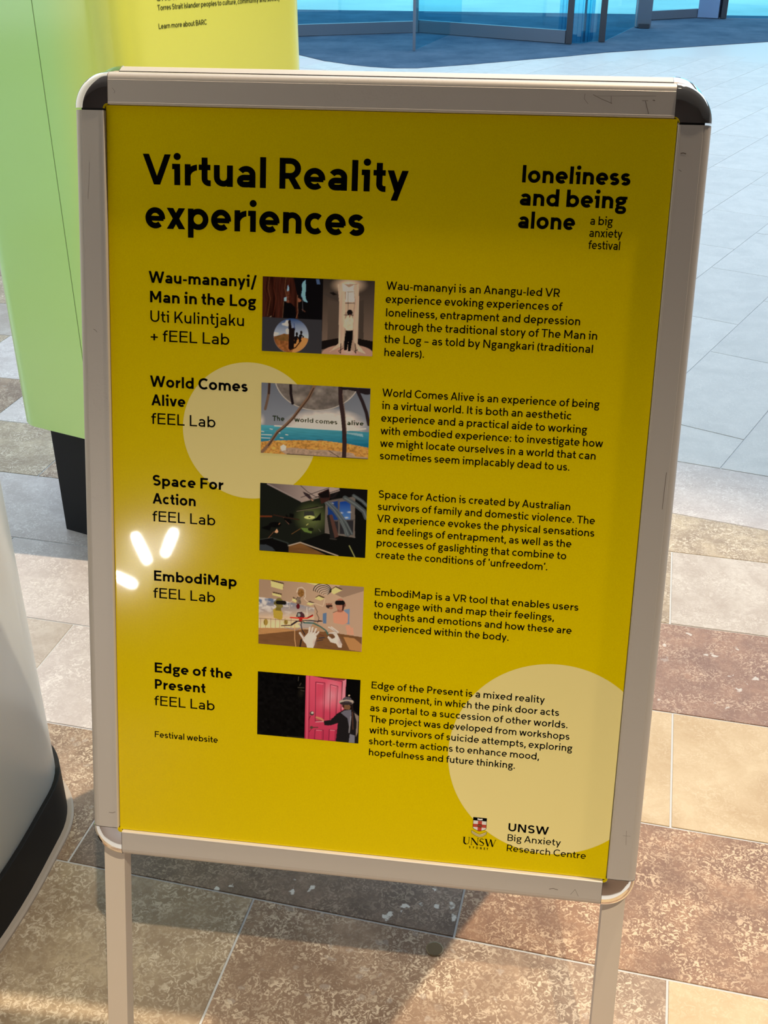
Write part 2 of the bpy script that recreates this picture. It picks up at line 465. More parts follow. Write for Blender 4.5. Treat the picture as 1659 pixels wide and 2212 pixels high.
front = empty('window_1', (1.2, 12.6, 0)); tag(front, kind='structure')
def fr(name, a, b_, w_, z, mat): m = MB(); m.seg(a, b_, w_, z); return m.build(name, M[mat], front)
fr('pane', (.72, 10.83), (1.08, 12.15), .01, (.012, HT), 'glass')
fr('mullion', (1.09, 12.15), (1.24, 12.17), .13, (.012, HT), 'frame_blue')
m = MB(); m.box((1.12, 12.03, .009), (1.23, 12.085, .05)); m.build('mullion_foot', M['frame_dark'], front)
fr('sill_rail', (1.26, 12.9), (1.87, 13.3), .06, (.012, .10), 'frame_blue')
fr('pane', (1.26, 12.93), (1.87, 13.33), .012, (.10, HT), 'glass')
fr('mullion', (1.88, 13.3), (2.10, 13.22), .12, (.012, HT), 'frame_pale')
fr('mullion', (2.11, 13.2), (2.17, 13.2), .12, (.012, HT), 'frame_dark')
fr('pane', (2.18, 13.2), (9.4, 13.3), .012, (.012, HT+.3), 'glass')
fr('pane', (-5.5, 12.9), (-3.7, 12.9), .012, (.012, HT+.3), 'glass')
wall('wall_back', (-5.6, 13.5, 3.4), (9.5, 13.6, 4.6))

# =================================================================== SANDWICH BOARD
TILT = rad(16.155)
ZC = .735                                        # height of the middle of the poster
ct, st = math.cos(TILT), math.sin(TILT)
def PF(x, y, n): return (x, y*st - n*ct, ZC + y*ct + n*st)        # front panel: x, up the panel, out of it
YH = PF(0, .4435, -.018)[1] + .0085
def PB(x, y, n):
    p = PF(x, y, n); return (-p[0], 2*YH - p[1], p[2])            # back panel: the front one turned round
board = empty('sandwich_board', (0, YH, 0))
tag(board, 'silver A-frame sandwich board with chrome corners holding a yellow poster on virtual reality', 'sign')
IX, IY = .288, .4113
OUT = .0325
PROF = [(0, -.0165), (0, -.0005), (.0008, .0004), (.0020, .0004), (.0022, 0), (.0238, 0), (.0242, -.0004), (.0262, -.0004), (.0290, -.0016), (.0312, -.0045), (.0325, -.009), (.0325, -.018), (.0, -.018)]
def loft(name, prof, a0, a1, P, axis, sgn, mat):
    """extrude PROF along an axis; sgn is the outward side"""
    vs = []; n = len(prof)
    for a in (a0, a1):
        for (d, h) in prof:
            if axis == 'x': vs.append(P(a, sgn*(IY + d), h))
            else: vs.append(P(sgn*(IX + d), a, h))
    fs = [(i, (i+1) % n, n+(i+1) % n, n+i) for i in range(n)] + [tuple(range(n))[::-1], tuple(range(n, 2*n))]
    o = mobj(name, vs, fs, mat, board, smooth=True)
    return fix(o)
def fix(o):
    import bmesh
    bm = bmesh.new(); bm.from_mesh(o.data); bmesh.ops.recalc_face_normals(bm, faces=bm.faces); bm.to_mesh(o.data); bm.free(); return o
def corner(P, sx, sy):
    prof = [(.0045, -.0165), (.0045, -.001), (.0050, .0003), (.011, .0005), (.018, .0006), (.025, .0005), (.0305, .0002), (.0335, -.0008), (.0355, -.0032), (.0366, -.008), (.0366, -.018), (.0045, -.018)]
    n = len(prof); K = 14; vs = []; fs = []
    cx_, cy_ = IX - .0041, IY - .0041
    for k in range(K+1):
        a = (math.pi/2)*k/K
        for r, h in prof: vs.append(P(sx*(cx_+r*math.cos(a)), sy*(cy_+r*math.sin(a)), h))
    for k in range(K):
        for i in range(n):
            j = (i+1) % n; fs.append((k*n+i, k*n+j, (k+1)*n+j, (k+1)*n+i))
    fs += [tuple(range(n))[::-1], tuple(range(K*n, K*n+n))]
    return fix(mobj('corner_cap', vs, fs, M['chrome'], board, smooth=True))
for P in (PF, PB):
    for s in (1, -1): loft('frame_rail', PROF, -.2836, .2836, P, 'x', s, M['alu'])
    for s in (1, -1): loft('frame_rail', PROF, -.4068, .4052, P, 'y', s, M['alu'])
    for sx in (1, -1):
        for sy in (1, -1): corner(P, sx, sy)
    # black core showing in the joint gaps, backing board
    vs = []; fs = []
    for x0, x1, y0, y1 in ((-.3135, -.2905, -.414, .414), (.2905, .3135, -.414, .414), (-.290, .290, -.4365, -.4135), (-.290, .290, .4135, .4365)):
        n0 = len(vs); vs += [P(x, y, n_) for n_ in (-.0172, -.0045) for x, y in ((x0, y0), (x1, y0), (x1, y1), (x0, y1))]
        fs += [tuple(n0+i for i in f) for f in ((0,3,2,1),(4,5,6,7),(0,1,5,4),(1,2,6,5),(2,3,7,6),(3,0,4,7))]
    fix(mobj('frame_core', vs, fs, M['black_plastic'], board))
    vs = [P(x, y, n_) for n_ in (-.0172, -.0062) for x, y in ((-.2865, -.410), (.2865, -.410), (.2865, .410), (-.2865, .410))]
    fix(mobj('backing_board', vs, [(0,3,2,1),(4,5,6,7),(0,1,5,4),(1,2,6,5),(2,3,7,6),(3,0,4,7)], M['backing'], board))
    # legs
    for s in (1, -1):
        x0, x1 = s*.2877, s*.313
        y0 = -.7480 if True else 0
        vs = [P(x, y, n_) for n_ in (-.040, -.0182) for x, y in ((x0, y0), (x1, y0), (x1, .395), (x0, .395))]
        leg = fix(mobj('leg', vs, [(0,3,2,1),(4,5,6,7),(0,1,5,4),(1,2,6,5),(2,3,7,6),(3,0,4,7)], M['alu_leg'], board))
        lo = [P(x, -.7480, n_) for n_ in (-.0405, -.0177) for x in (s*.2872, s*.3135)]
        cap = [(p[0], p[1], 0.0008) for p in lo] + [(p[0], p[1], p[2]+.012) for p in lo]
        fix(mobj('foot_cap', cap, [(0,2,3,1),(4,5,7,6),(0,1,5,4),(1,3,7,5),(3,2,6,7),(2,0,4,6)], M['black_plastic'], leg))
# hinges joining both panels at the top
for sx in (-.18, .18):
    m = MB(); p = PF(sx, .425, -.019)
    m.tube([(sx-.025, YH, p[2]), (sx+.025, YH, p[2])], .0034, 8); m.build('hinge', M['alu_leg'], board, smooth=True)

# posters
PN = -.0050
def poster_obj(P):
    m = MB(); vs = [P(x, y, n_) for n_ in (PN-.0008, PN) for x, y in ((-.2875, -.4108), (.2875, -.4108), (.2875, .4108), (-.2875, .4108))]
    return fix(mobj('poster', vs, [(0,3,2,1),(4,5,6,7),(0,1,5,4),(1,2,6,5),(2,3,7,6),(3,0,4,7)], M['yellow'], board))
poster = poster_obj(PF)
poster_obj(PB)

def flat(name, polys, z, mat, parent=poster, P=PF, scale=.001):
    """flat print lying on the poster: polys of (x, y) in millimetres"""
    vs = []; fs = []
    for pl in polys:
        n = len(vs); vs += [P(x*scale, y*scale, PN+z) for x, y in pl]; fs.append(tuple(range(n, n+len(pl))))
    return mobj(name, vs, fs, mat, parent)

def clip_rect(poly, x0, y0, x1, y1):
    for c in ((-1, 0, -x0), (1, 0, x1), (0, -1, -y0), (0, 1, y1)): poly = clip_poly(poly, *c)
    return poly
def circ(cx, cy, r, n=128): return [(cx+r*math.cos(2*math.pi*i/n), cy+r*math.sin(2*math.pi*i/n)) for i in range(n)]
flat('printed_disc', [circ(-133.1, 80.7, 74.3)], .00004, M['cream'])['label'] = 'pale cream disc behind the second picture'
flat('printed_disc', [clip_rect(circ(215.1, -271.6, 114.9), -287.4, -410.7, 287.4, 410.7)], .00004, M['cream'])['label'] = 'pale cream disc cut by the right edge'

# ------------------------------------------------------------------ stroke font (cap height 1)
XH, DS = .70, -.27
def ell(cx, cy, rx, ry, a0, a1, n=None):
    n = n or max(6, int(abs(a1-a0)/14))
    return [(cx+rx*math.cos(rad(a0+(a1-a0)*i/n)), cy+ry*math.sin(rad(a0+(a1-a0)*i/n))) for i in range(n+1)]
def ribbon(pts, w_, closed=False):
    P = [np.array(p, float) for p in pts]
    Q = [P[0]]
    for p in P[1:]:
        if np.hypot(*(p-Q[-1])) > 1e-5: Q.append(p)
    P = Q; n = len(P); L = []; R = []
    for i in range(n):
        if closed: a = P[i]-P[i-1]; b_ = P[(i+1) % n]-P[i]
        else: a = P[i]-P[i-1] if i else P[1]-P[0]; b_ = P[i+1]-P[i] if i < n-1 else P[-1]-P[-2]
        a = a/np.hypot(*a); b_ = b_/np.hypot(*b_)
        na = np.array([-a[1], a[0]]); nb = np.array([-b_[1], b_[0]]); m_ = na+nb; l = np.hypot(*m_)
        m_ = na if l < 1e-6 else m_/l
        k = w_/2/max(.35, m_@na); L.append(P[i]+m_*k); R.append(P[i]-m_*k)
    out = []
    for i in range(n if closed else n-1):
        j = (i+1) % n; out.append([tuple(R[i]), tuple(R[j]), tuple(L[j]), tuple(L[i])])
    return out
def rc(x0, y0, x1, y1): return [[(x0, y0), (x1, y0), (x1, y1), (x0, y1)]]
def dg(x0, y0, x1, y1, w_, hmax=9):
    hw = min(hmax, w_*math.hypot(x1-x0, y1-y0)/abs(y1-y0))/2
    if y0 > y1: x0, y0, x1, y1 = x1, y1, x0, y0
    return [[(x0-hw, y0), (x0+hw, y0), (x1+hw, y1), (x1-hw, y1)]]
def hwd(dx, dy, w_): return w_*math.hypot(dx, dy)/abs(dy)/2

def glyph(c, w):
    """returns (ink width, left bearing, right bearing, quads)"""
    h = w/2; hb = w*.93; q = []; Sd, Rd, Dd = .092, .052, .015
    bold = (w-.12)/.08; bs = 1-.22*max(0, bold); Sd, Rd, Dd = Sd*bs, Rd*bs, Dd*bs
    def V(xl, xm, xr, y0, y1): return dg(xm, y0, xl, y1, w) + dg(xm, y0, xr, y1, w)
    if c == ' ': return .26, 0, 0, []
    if c in 'oO':
        W = .66+.04*bold if c == 'o' else 1.0; H = XH if c == 'o' else 1.0
        return W, Rd, Rd, ribbon(ell(W/2, H/2, W/2-h, H/2-h+.008, 0, 360, 28)[:-1], w, True)
    if c in 'nhm':
        if c == 'm':
            W = .96+.06*bold; mid = W/2; r = (mid-h)/2 
            q = rc(0, 0, w, XH)
            for xa, xb in ((h, mid), (mid, W-h)):
                rx = (xb-xa)/2; q += ribbon([(xb, 0), (xb, XH-h-rx)] + ell((xa+xb)/2, XH-h-rx*1.0, rx, rx*1.0, 0, 180, 12), w)
            return W, Sd, Sd-.01, q
        W = .56+.06*bold; rx = W/2-h; q = rc(0, 0, w, 1.0 if c == 'h' else XH)
        q += ribbon([(W-h, 0), (W-h, XH-h-rx)] + ell(W/2, XH-h-rx, rx, rx, 0, 172, 12), w)
        return W, Sd, Sd-.01, q
    if c == 'u':
        W = .56+.06*bold; rx = W/2-h; q = rc(W-w, 0, W, XH)
        q += ribbon([(h, XH), (h, h+rx)] + ell(W/2, h+rx, rx, rx, 180, 352, 12), w); return W, Sd-.01, Sd, q
    if c == 'r':
        W = .36+.04*bold; rx = W-h+.06; q = rc(0, 0, w, XH)
        q += ribbon(ell(h+rx, XH-h-.30, rx, .30, 165, 88, 6), w); return W, Sd, .02, clipx(q, W)
    if c == 'a':
        W = .54+.06*bold; rx = W/2-h; yb = .415; rt = (XH-yb)*.75
        q = ribbon([(W-h, 0), (W-h, XH-h-rt*.8)] + ell(W/2, XH-h-rt*.8, rx, rt*.8, 0, 152, 12), w)
        by = (yb-h + h)/2; ry = (yb-w)/2; ry = (yb - h - h)/2
        q += ribbon([(W-h, yb-h), (h+ry*1.15, yb-h)] + ell(h+ry*1.15, h+ry, ry*1.15, ry, 90, 270, 10) + [(W*.55, h)] + ell(W*.55, h+ry*.9, W*.45-h, ry*.9, -90, -10, 5), w)
        return W, Rd+.01, Sd-.01, q
    if c in 'bdpq':
        W = .65+.05*bold
        q = ribbon(ell(W/2, XH/2, W/2-h, XH/2-h+.006, 0, 360, 26)[:-1], w, True)
        y0, y1 = (0, 1.0) if c in 'bd' else (DS, XH)
        q += rc(0, y0, w, y1) if c in 'bp' else rc(W-w, y0, W, y1)
        return W, (Sd if c in 'bp' else Rd), (Rd if c in 'bp' else Sd), q
    if c == 'c':
        W = .60+.02*bold; q = ribbon(ell(.335, XH/2, .335-h, XH/2-h+.006, 48, 312, 20), w); return W-.02, Rd, .03, q
    if c == 'e':
        W = .63+.05*bold; rx = W/2-h
        q = ribbon(ell(W/2, XH/2, rx, XH/2-h+.006, -8, 312, 26), w) + rc(h, XH/2-hb*.55, W-h*.6, XH/2+hb*.38)
        return W, Rd, Rd-.005, q
    if c == 'f':
        W = .40; xs = .10+h; r = .17
        q = ribbon([(xs, 0), (xs, 1.0-h-r)] + ell(xs+r, 1.0-h-r, r, r, 180, 90, 6) + [(W+.02, 1.0-h)], w) + rc(0, XH-hb, W-.01, XH)
        return W, .03, .01, q
    if c == 't':
        W = .39; xs = .095+h; r = .15
        q = ribbon([(xs, .93), (xs, h+r)] + ell(xs+r, h+r, r, r, 180, 270, 6) + [(W, h)], w) + rc(0, XH-hb, W-.01, XH)
        return W, .03, .03, q
    if c == 'g':
        W = .58+.05*bold; cx = W*.47; rx = W*.47-h; top = XH; bot = .215
        q = ribbon(ell(cx, (top+bot)/2, rx, (top-bot)/2-h+.006, 0, 360, 22)[:-1], w, True)
        q += rc(W*.62, XH-hb*.9, W+.015, XH)
        ly0, ly1 = -.30+h*.9, .125-h*.6; r = (ly1-ly0)/2
        q += ribbon([(W-h-r, ly1)] + ell(h+r, (ly0+ly1)/2, r, r, 90, 270, 8) + ell(W-h-r, (ly0+ly1)/2, r, r, -90, 90, 8), w*.9)
        q += ribbon([(cx-rx*.5, bot+.06), (h+.03, bot-.02), (h+.05, ly1+.02), (h+r, ly1)], w*.85)
        return W, Rd, .03, q
    if c in 'ij':
        r = w*.62 if bold > .3 else w*.66
        x = .07
        dot = [[(x+h+r*math.cos(2*math.pi*i/14), .94+r*math.sin(2*math.pi*i/14)) for i in range(14)]]
        if c == 'i': return x+w, .035, Sd-.005, rc(x, 0, x+w, XH) + rc(0, XH-hb, x+h, XH) + dot
        q = ribbon([(x+h, XH), (x+h, DS+h+.13)] + ell(x+h-.13, DS+h+.13, .13, .13, 0, -90, 6) + [(-.09, DS+h)], w)
        return x+w, .04, Sd-.01, q + rc(0, XH-hb, x+h, XH) + dot
    if c == 'l': return w, Sd, Sd, rc(0, 0, w, 1.0)
    if c == 'I': return w, Sd, Sd, rc(0, 0, w, 1.0)
    if c == 'k':
        W = .55+.05*bold; a = hwd(W-w-.1, XH-.26, w); q = rc(0, 0, w, 1.0) + dg(w*.9, .235, W-a-.02, XH, w) + dg(W-a, 0, w+.12+.03*bold, .46, w)
        return W, Sd, .01, q
    if c in 'sS':
        H = XH if c == 's' else 1.0; W = (.50+.04*bold) if c == 's' else .69
        ry = (H-w)/4+.002; rx = W/2-h
        pts = ell(W/2, H-h-ry+.004, rx*.96, ry, 28, 262, 16) + ell(W/2, h+ry-.004, rx, ry, 82, -152, 16)
        return W, Rd-.005, Rd-.005, ribbon(pts, w)
    if c == 'v':
        W = .60+.06*bold; a = hwd(W/2-h, XH, w); return W, Dd, Dd, V(a, W/2, W-a, 0, XH)
    if c == 'w':
        W = .92+.08*bold; a = hwd(W/4, XH, w)
        return W, Dd, Dd, V(a, W*.28, W/2, 0, XH) + V(W/2, W*.72, W-a, 0, XH)
    if c == 'x':
        W = .57+.07*bold; a = hwd(W-w, XH, w); return W, Dd, Dd, dg(a, XH, W-a, 0, w) + dg(a, 0, W-a, XH, w)
    if c == 'y':
        W = .60+.06*bold; a = hwd(W/2-h, XH, w); s_ = (W-a-W/2)/(XH-.03)
        return W, Dd, Dd, dg(a, XH, W/2, .03, w) + dg(W-a, XH, W-a-s_*(XH-DS), DS, w)
    if c == 'A':
        W = .80+.06*bold; a = hwd(W/2-h, 1, w); m_ = W/2
        t = .27; return W, Dd, Dd, dg(a, 0, m_, 1, w) + dg(W-a, 0, m_, 1, w) + rc(a+(m_-a)*.3, t-h*.6, W-a-(m_-a)*.3, t+hb-h*.6)
    if c in 'VUWYT':
        if c == 'V': W = .86+.06*bold; a = hwd(W/2-h, 1, w); return W, .0, .0, V(a, W/2, W-a, 0, 1)
        if c == 'W': W = 1.22+.1*bold; a = hwd(W/4, 1, w); return W, Dd, Dd, V(a, W*.275, W/2, 0, 1) + V(W/2, W*.725, W-a, 0, 1)
        if c == 'U':
            W = .74+.03*bold; r = W/2-h; return W, Sd-.01, Sd-.01, ribbon([(h, 1), (h, h+r)] + ell(W/2, h+r, r, r, 180, 360, 14) + [(W-h, 1)], w)
        if c == 'Y': W = .74; a = hwd(W/2-h, .6, w); return W, Dd, Dd, V(a, W/2, W-a, .42, 1) + rc(W/2-h, 0, W/2+h, .46)
        W = .72; return W, .02, .02, rc(0, 1-hb, W, 1) + rc(W/2-h, 0, W/2+h, 1)
    if c in 'EFL':
        W = {'E': .66, 'F': .64, 'L': .60}[c]; q = rc(0, 0, w, 1)
        if c in 'EF': q += rc(0, 1-hb, W, 1) + rc(0, .535-hb/2, W-.04, .535+hb/2) if c == 'E' else rc(0, 1-hb, W, 1) + rc(0, .50-hb/2, W-.05, .50+hb/2)
        if c in 'EL': q += rc(0, 0, W, hb)
        return W, Sd+.01, .04, q
    if c == 'C' or c == 'G':
        W = .80; return W, Rd, .03, ribbon(ell(.47, .5, .47-h, .5-h+.008, 46, 314, 26), w)
    if c in 'BPRD':
        W = {'B': .66, 'P': .66, 'R': .70, 'D': .80}[c]; q = rc(0, 0, w, 1)
        if c == 'D':
            r = .5-h; return W, Sd+.01, Rd, q + ribbon([(w, 1-h)] + ell(W-h-r*.9, .5, r*.9, r, 90, -90, 16) + [(w, h)], w)
        yb = .50 if c == 'B' else .42; r = (1-h-yb)/2; xb = W-h-.02
        q += ribbon([(w*.5, 1-h), (xb-r, 1-h)] + ell(xb-r, (1-h+yb)/2, r, r, 90, -90, 12) + [(w*.5, yb)], w)
        if c == 'B':
            r = (yb-h)/2; q += ribbon([(w*.5, yb), (W-h-r, yb)] + ell(W-h-r, (yb+h)/2, r, r, 90, -90, 12) + [(w*.5, h)], w)
        if c == 'R': a = hwd(.25, yb, w); q += dg(W*.50, yb, W-a, 0, w)
        return W, Sd+.01, (.03 if c != 'P' else .02), q
    if c == 'K':
        W = .72; a = hwd(W-w, .6, w)*.8; return W, Sd+.01, .01, rc(0, 0, w, 1) + dg(w*.9, .33, W-a-.03, 1, w) + dg(W-a, 0, w+.16, .60, w)
    if c == 'M':
        W = .92; return W, Sd+.01, Sd+.01, rc(0, 0, w, 1) + rc(W-w, 0, W, 1) + dg(w*.55, 1, W/2, .25, w*.93) + dg(W-w*.55, 1, W/2, .25, w*.93)
    if c == 'N':
        W = .80; return W, Sd+.01, Sd+.01, rc(0, 0, w, 1) + rc(W-w, 0, W, 1) + dg(w*.62, 1, W-w*.62, 0, w)
    if c == '-': return .32, .05, .05, rc(0, .335-hb*.45, .32, .335+hb*.45)
    if c == '–': return .50, .08, .08, rc(0, .335-hb*.45, .50, .335+hb*.45)
    if c == '+': return .58, .07, .07, rc(0, .36-hb/2, .58, .36+hb/2) + rc(.29-h, .07, .29+h, .65)
    if c == '/': return .50, .02, .02, dg(h, -.22, .50-h, 1.02, w*.92)
    if c == '.': r = w*.62; return 2*r, .06, .06, [[(r+r*math.cos(2*math.pi*i/12), r+r*math.sin(2*math.pi*i/12)) for i in range(12)]]
    if c == ':': r = w*.62; return 2*r, .08, .07, [[(r+r*math.cos(2*math.pi*i/12), y+r*math.sin(2*math.pi*i/12)) for i in range(12)] for y in (r, XH-r-.02)]
    if c == ',': return w*1.2, .04, .06, dg(h, -.17, w*.9, w*1.1, w*1.05)
    if c in '‘’': return w*1.2, .05, .05, dg(h if c == '’' else h+.02, .72, w*.8, 1.0, w*1.05)
    if c == '(': return .27, .06, .02, ribbon(ell(.45, .37, .45-h, .66, 130, 230, 10), w)
    if c == ')': return .27, .02, .06, ribbon(ell(.27-.45, .37, .45-h, .66, 50, -50, 10), w)
    raise KeyError(c)
def clipx(q, W):
    return [r for r in (clip_poly(p, 1, 0, W) for p in q) if len(r) >= 3]

def text_polys(s_, x0, y0, x1, cap, w, yx=1.0):
    """lay a line from x0 to x1 on baseline y0; the tracking is fitted to the measured width"""
    gl = [glyph(c, w) for c in s_]; n = len(gl)
    pos = []; x = 0
    for i, (W, l, r, q) in enumerate(gl):
        if i: x += l
        pos.append(x); x += W + (r if i < n-1 else 0)
    nat = x*cap; want = x1-x0; k = 1.0; tr = 0.0
    if n > 1:
        # share the misfit between glyph width and tracking
        k = max(.60, min(1.32, (want/nat)**.88)); tr = (want/cap - x*k)/(n-1)
    out = []
    for i, (W, l, r, q) in enumerate(gl):
        ox = pos[i]*k + tr*i
        for pl in q: out.append([(x0+(ox+a*k)*cap, y0+b_*cap*yx) for a, b_ in pl])
    return out

BD, RG, BY = .190, .130, .145
def block(lines, cap, w, label=None):
    pl = []
    for t_, a, y, b_ in lines: pl += text_polys(t_, a, y, b_, cap, w)
    o = flat('lettering', pl, .00012, M['ink'])
    return o
block([('Virtual Reality', -248.9, 334.0, 28.2), ('experiences', -246.9, 289.9, -15.0)], 30.2, BD)
block([('loneliness', 141.9, 347.6, 247.7), ('and being', 141.0, 325.5, 246.0), ('alone', 140.8, 303.4, 197.2)], 16.6, .20)
block([('a big', 211.9, 309.2, 233.8), ('anxiety', 211.9, 297.5, 244.3), ('festival', 211.9, 285.8, 243.0)], 8.4, .135)
block([('Wau-mananyi/', -244.1, 233.8, -126.9), ('Man in the Log', -242.8, 213.3, -127.6)], 12.1, BD)
block([('Uti Kulintjaku', -242.7, 192.8, -140.3), ('+ fEEL Lab', -242.7, 172.4, -156.1)], 12.1, RG)
block([('World Comes', -244.0, 123.4, -135.6), ('Alive', -242.7, 103.1, -204.5)], 12.1, BD)
block([('fEEL Lab', -243.0, 82.7, -171.0)], 12.1, RG)
block([('Space For', -242.2, 13.9, -161.9), ('Action', -242.5, -6.6, -193.2)], 12.1, BD)
block([('fEEL Lab', -242.9, -27.0, -170.9)], 12.1, RG)
block([('EmbodiMap', -241.8, -96.0, -146.2)], 12.1, BD)
block([('fEEL Lab', -242.9, -116.4, -170.9)], 12.1, RG)
block([('Edge of the', -242.2, -206.4, -150.7), ('Present', -242.2, -226.8, -182.1)], 12.1, BD)
block([('fEEL Lab', -243.2, -247.3, -171.2)], 12.1, RG)
block([('Festival website', -243.0, -287.5, -167.3)], 7.8, .155)
block([('Wau-mananyi is an Anangu-led VR', 9.9, 237.3, 187.3), ('experience evoking experiences of', 9.7, 223.8, 190.7),
       ('loneliness, entrapment and depression', 10.6, 210.0, 209.7), ('through the traditional story of The Man in', 9.5, 196.3, 227.9),
       ('the Log – as told by Ngangkari (traditional', 9.7, 182.7, 224.7), ('healers).', 10.4, 169.1, 52.2)], 8.4, BY)
block([('World Comes Alive is an experience of being', 9.8, 126.6, 235.8), ('in a virtual world. It is both an aesthetic', 10.0, 113.1, 208.6),
       ('experience and a practical aide to working', 9.7, 99.7, 225.3), ('with embodied experience: to investigate how', 9.5, 86.1, 242.9),
       ('we might locate ourselves in a world that can', 9.5, 72.6, 236.4), ('sometimes seem implacably dead to us.', 9.7, 59.1, 210.5)], 8.4, BY)
block([('Space for Action is created by Australian', 10.0, 16.8, 214.5), ('survivors of family and domestic violence. The', 9.6, 3.3, 241.3),
       ('VR experience evokes the physical sensations', 9.2, -10.2, 241.8), ('and feelings of entrapment, as well as the', 9.4, -23.7, 218.8),
       ('processes of gaslighting that combine to', 9.8, -37.3, 214.4), ('create the conditions of ‘unfreedom’.', 9.4, -50.9, 195.4)], 8.4, BY)
block([('EmbodiMap is a VR tool that enables users', 10.0, -93.6, 231.6), ('to engage with and map their feelings,', 9.5, -107.1, 206.4),
       ('thoughts and emotions and how these are', 9.6, -120.6, 226.4), ('experienced within the body.', 9.6, -134.1, 159.3)], 8.4, BY)
block([('Edge of the Present is a mixed reality', 10.2, -203.3, 203.4), ('environment, in which the pink door acts', 9.5, -217.0, 220.1),
       ('as a portal to a succession of other worlds.', 9.5, -230.6, 230.5), ('The project was developed from workshops', 9.4, -244.2, 233.6),
       ('with survivors of suicide attempts, exploring', 9.5, -257.8, 237.5), ('short-term actions to enhance mood,', 9.5, -271.4, 201.8),
       ('hopefulness and future thinking.', 10.0, -285.0, 176.0)], 8.4, BY)
block([('UNSW', 173.5, -362.6, 219.2)], 10.0, .175)
block([('Big Anxiety', 173.4, -374.9, 233.7), ('Research Centre', 173.4, -388.0, 262.9)], 8.4, .13)

# serif wordmark and small caps line beside the crest
def wordmark():
    H = 9.0; tk, tn = 1.75, .55; x0, y0 = 122.2, -384.6; q = []
    def serif(x, y, wd): return rc(x-wd/2, y-.15, x+wd/2, y+.25)
    # U
    q += ribbon([(.9+1.0, 9.0), (1.9, 3.2)] + ell(4.6, 3.1, 2.7, 2.7, 180, 270, 7), tk) + ribbon([(4.6, .25)] + ell(4.6, 3.1, 2.8, 2.9, -90, 0, 6) + [(7.4, 9.0)], tn)
    q += serif(1.9, 9.0, 3.0) + serif(7.4, 9.0, 2.2)
    # N
    o_ = 10.2; q += rc(o_, 0, o_+tn, 9) + rc(o_+7.0, 0, o_+7.0+tn, 9) + dg(o_+.2, 9, o_+7.2, 0, tk) + serif(o_+.3, 0, 2) + serif(o_+7.2, 9, 2)
    # S
    o_ = 19.3; q += ribbon(ell(o_+2.6, 6.75, 2.3, 2.0, 30, 175, 8), tn*1.3) + ribbon([(o_+.4, 6.6), (o_+.9, 5.6), (o_+2.6, 4.7), (o_+4.4, 3.6), (o_+5.0, 2.4)], tk*.85) + ribbon(ell(o_+2.5, 2.3, 2.5, 2.1, 10, -155, 9), tn*1.3)
    # W
    o_ = 25.6; q += dg(o_+.8, 9, o_+3.6, 0, tk) + dg(o_+3.6, 0, o_+6.2, 9, tn) + dg(o_+6.2, 9, o_+8.9, 0, tk) + dg(o_+8.9, 0, o_+11.8, 9, tn)
    q += serif(o_+.8, 9, 3) + serif(o_+11.8, 9, 2.2) + serif(o_+6.0, 9, 1.6)
    sx = 38.2/37.8
    return [[(x0+x*sx, y0+y) for x, y in pl] for pl in q]
flat('lettering', wordmark(), .00012, M['ink'])
pl = []
for c_, x_ in zip('SYDNEY', (130.2, 134.4, 138.5, 142.8, 147.2, 150.4)):
    W_, l_, r_, q_ = glyph(c_, .22)
    pl += [[(x_+a*2.5, -389.3+b_*2.9) for a, b_ in p] for p in q_]
flat('lettering', pl, .00012, M['ink'])
# crest
M['crest_red'] = material('crest_red', (.55, .055, .03), .5); M['crest_white'] = material('crest_white', (.85, .82, .80), .5); M['crest_tan'] = material('crest_tan', (.20, .09, .02), .5)
M['crest_cream'] = material('crest_scroll', (.80, .66, .30), .5)
sx0, sx1, sy1, sy0 = 133.2, 148.4, -349.4, -366.0
def sh(x, y): return (sx0 + x*(sx1-sx0), sy1 - y*(sy1-sy0)/1.0)
shield = [sh(0, 0), sh(0, .80), sh(.10, .89), sh(.30, .96), sh(.5, 1.03), sh(.70, .96), sh(.90, .89), sh(1, .80), sh(1, 0)]
shield_body = [sh(0, 0), sh(0, .80), sh(.10, .89), sh(.30, .96), sh(.5, 1.03), sh(.70, .96), sh(.90, .89), sh(1, .80), sh(1, 0)]
crest = flat('crest', [shield_body], .00010, M['crest_white'])
def cr(name, polys, z, mat): return flat(name, polys, z, M[mat], poster)
cr('crest_cross', [[sh(.36, .25), sh(.36, .975), sh(.5, 1.02), sh(.66, .975), sh(.66, .25)], [sh(0, .50), sh(0, .74), sh(1, .74), sh(1, .50)]], .00014, 'crest_red')
cr('crest_chief', [[sh(0, 0), sh(0, .24), sh(1, .24), sh(1, 0)]], .00016, 'ink')
cr('crest_book', [[sh(.32, .06), sh(.30, .17), sh(.5, .20), sh(.70, .17), sh(.68, .06), sh(.5, .09)]], .00018, 'crest_white')
cr('crest_lion', [[sh(.30, .60), sh(.38, .67), sh(.68, .68), sh(.74, .60), sh(.62, .58), (sh(.5, .545)), sh(.38, .56)]], .00018, 'crest_tan')
cr('crest_scroll', [[(131.8, -366.0), (131.9, -369.4), (137.0, -372.6), (141.0, -374.0), (145.0, -372.8), (149.0, -369.6), (149.3, -366.2), (144.6, -369.0), (141.0, -370.5), (137.0, -369.0)]], .00012, 'crest_cream')
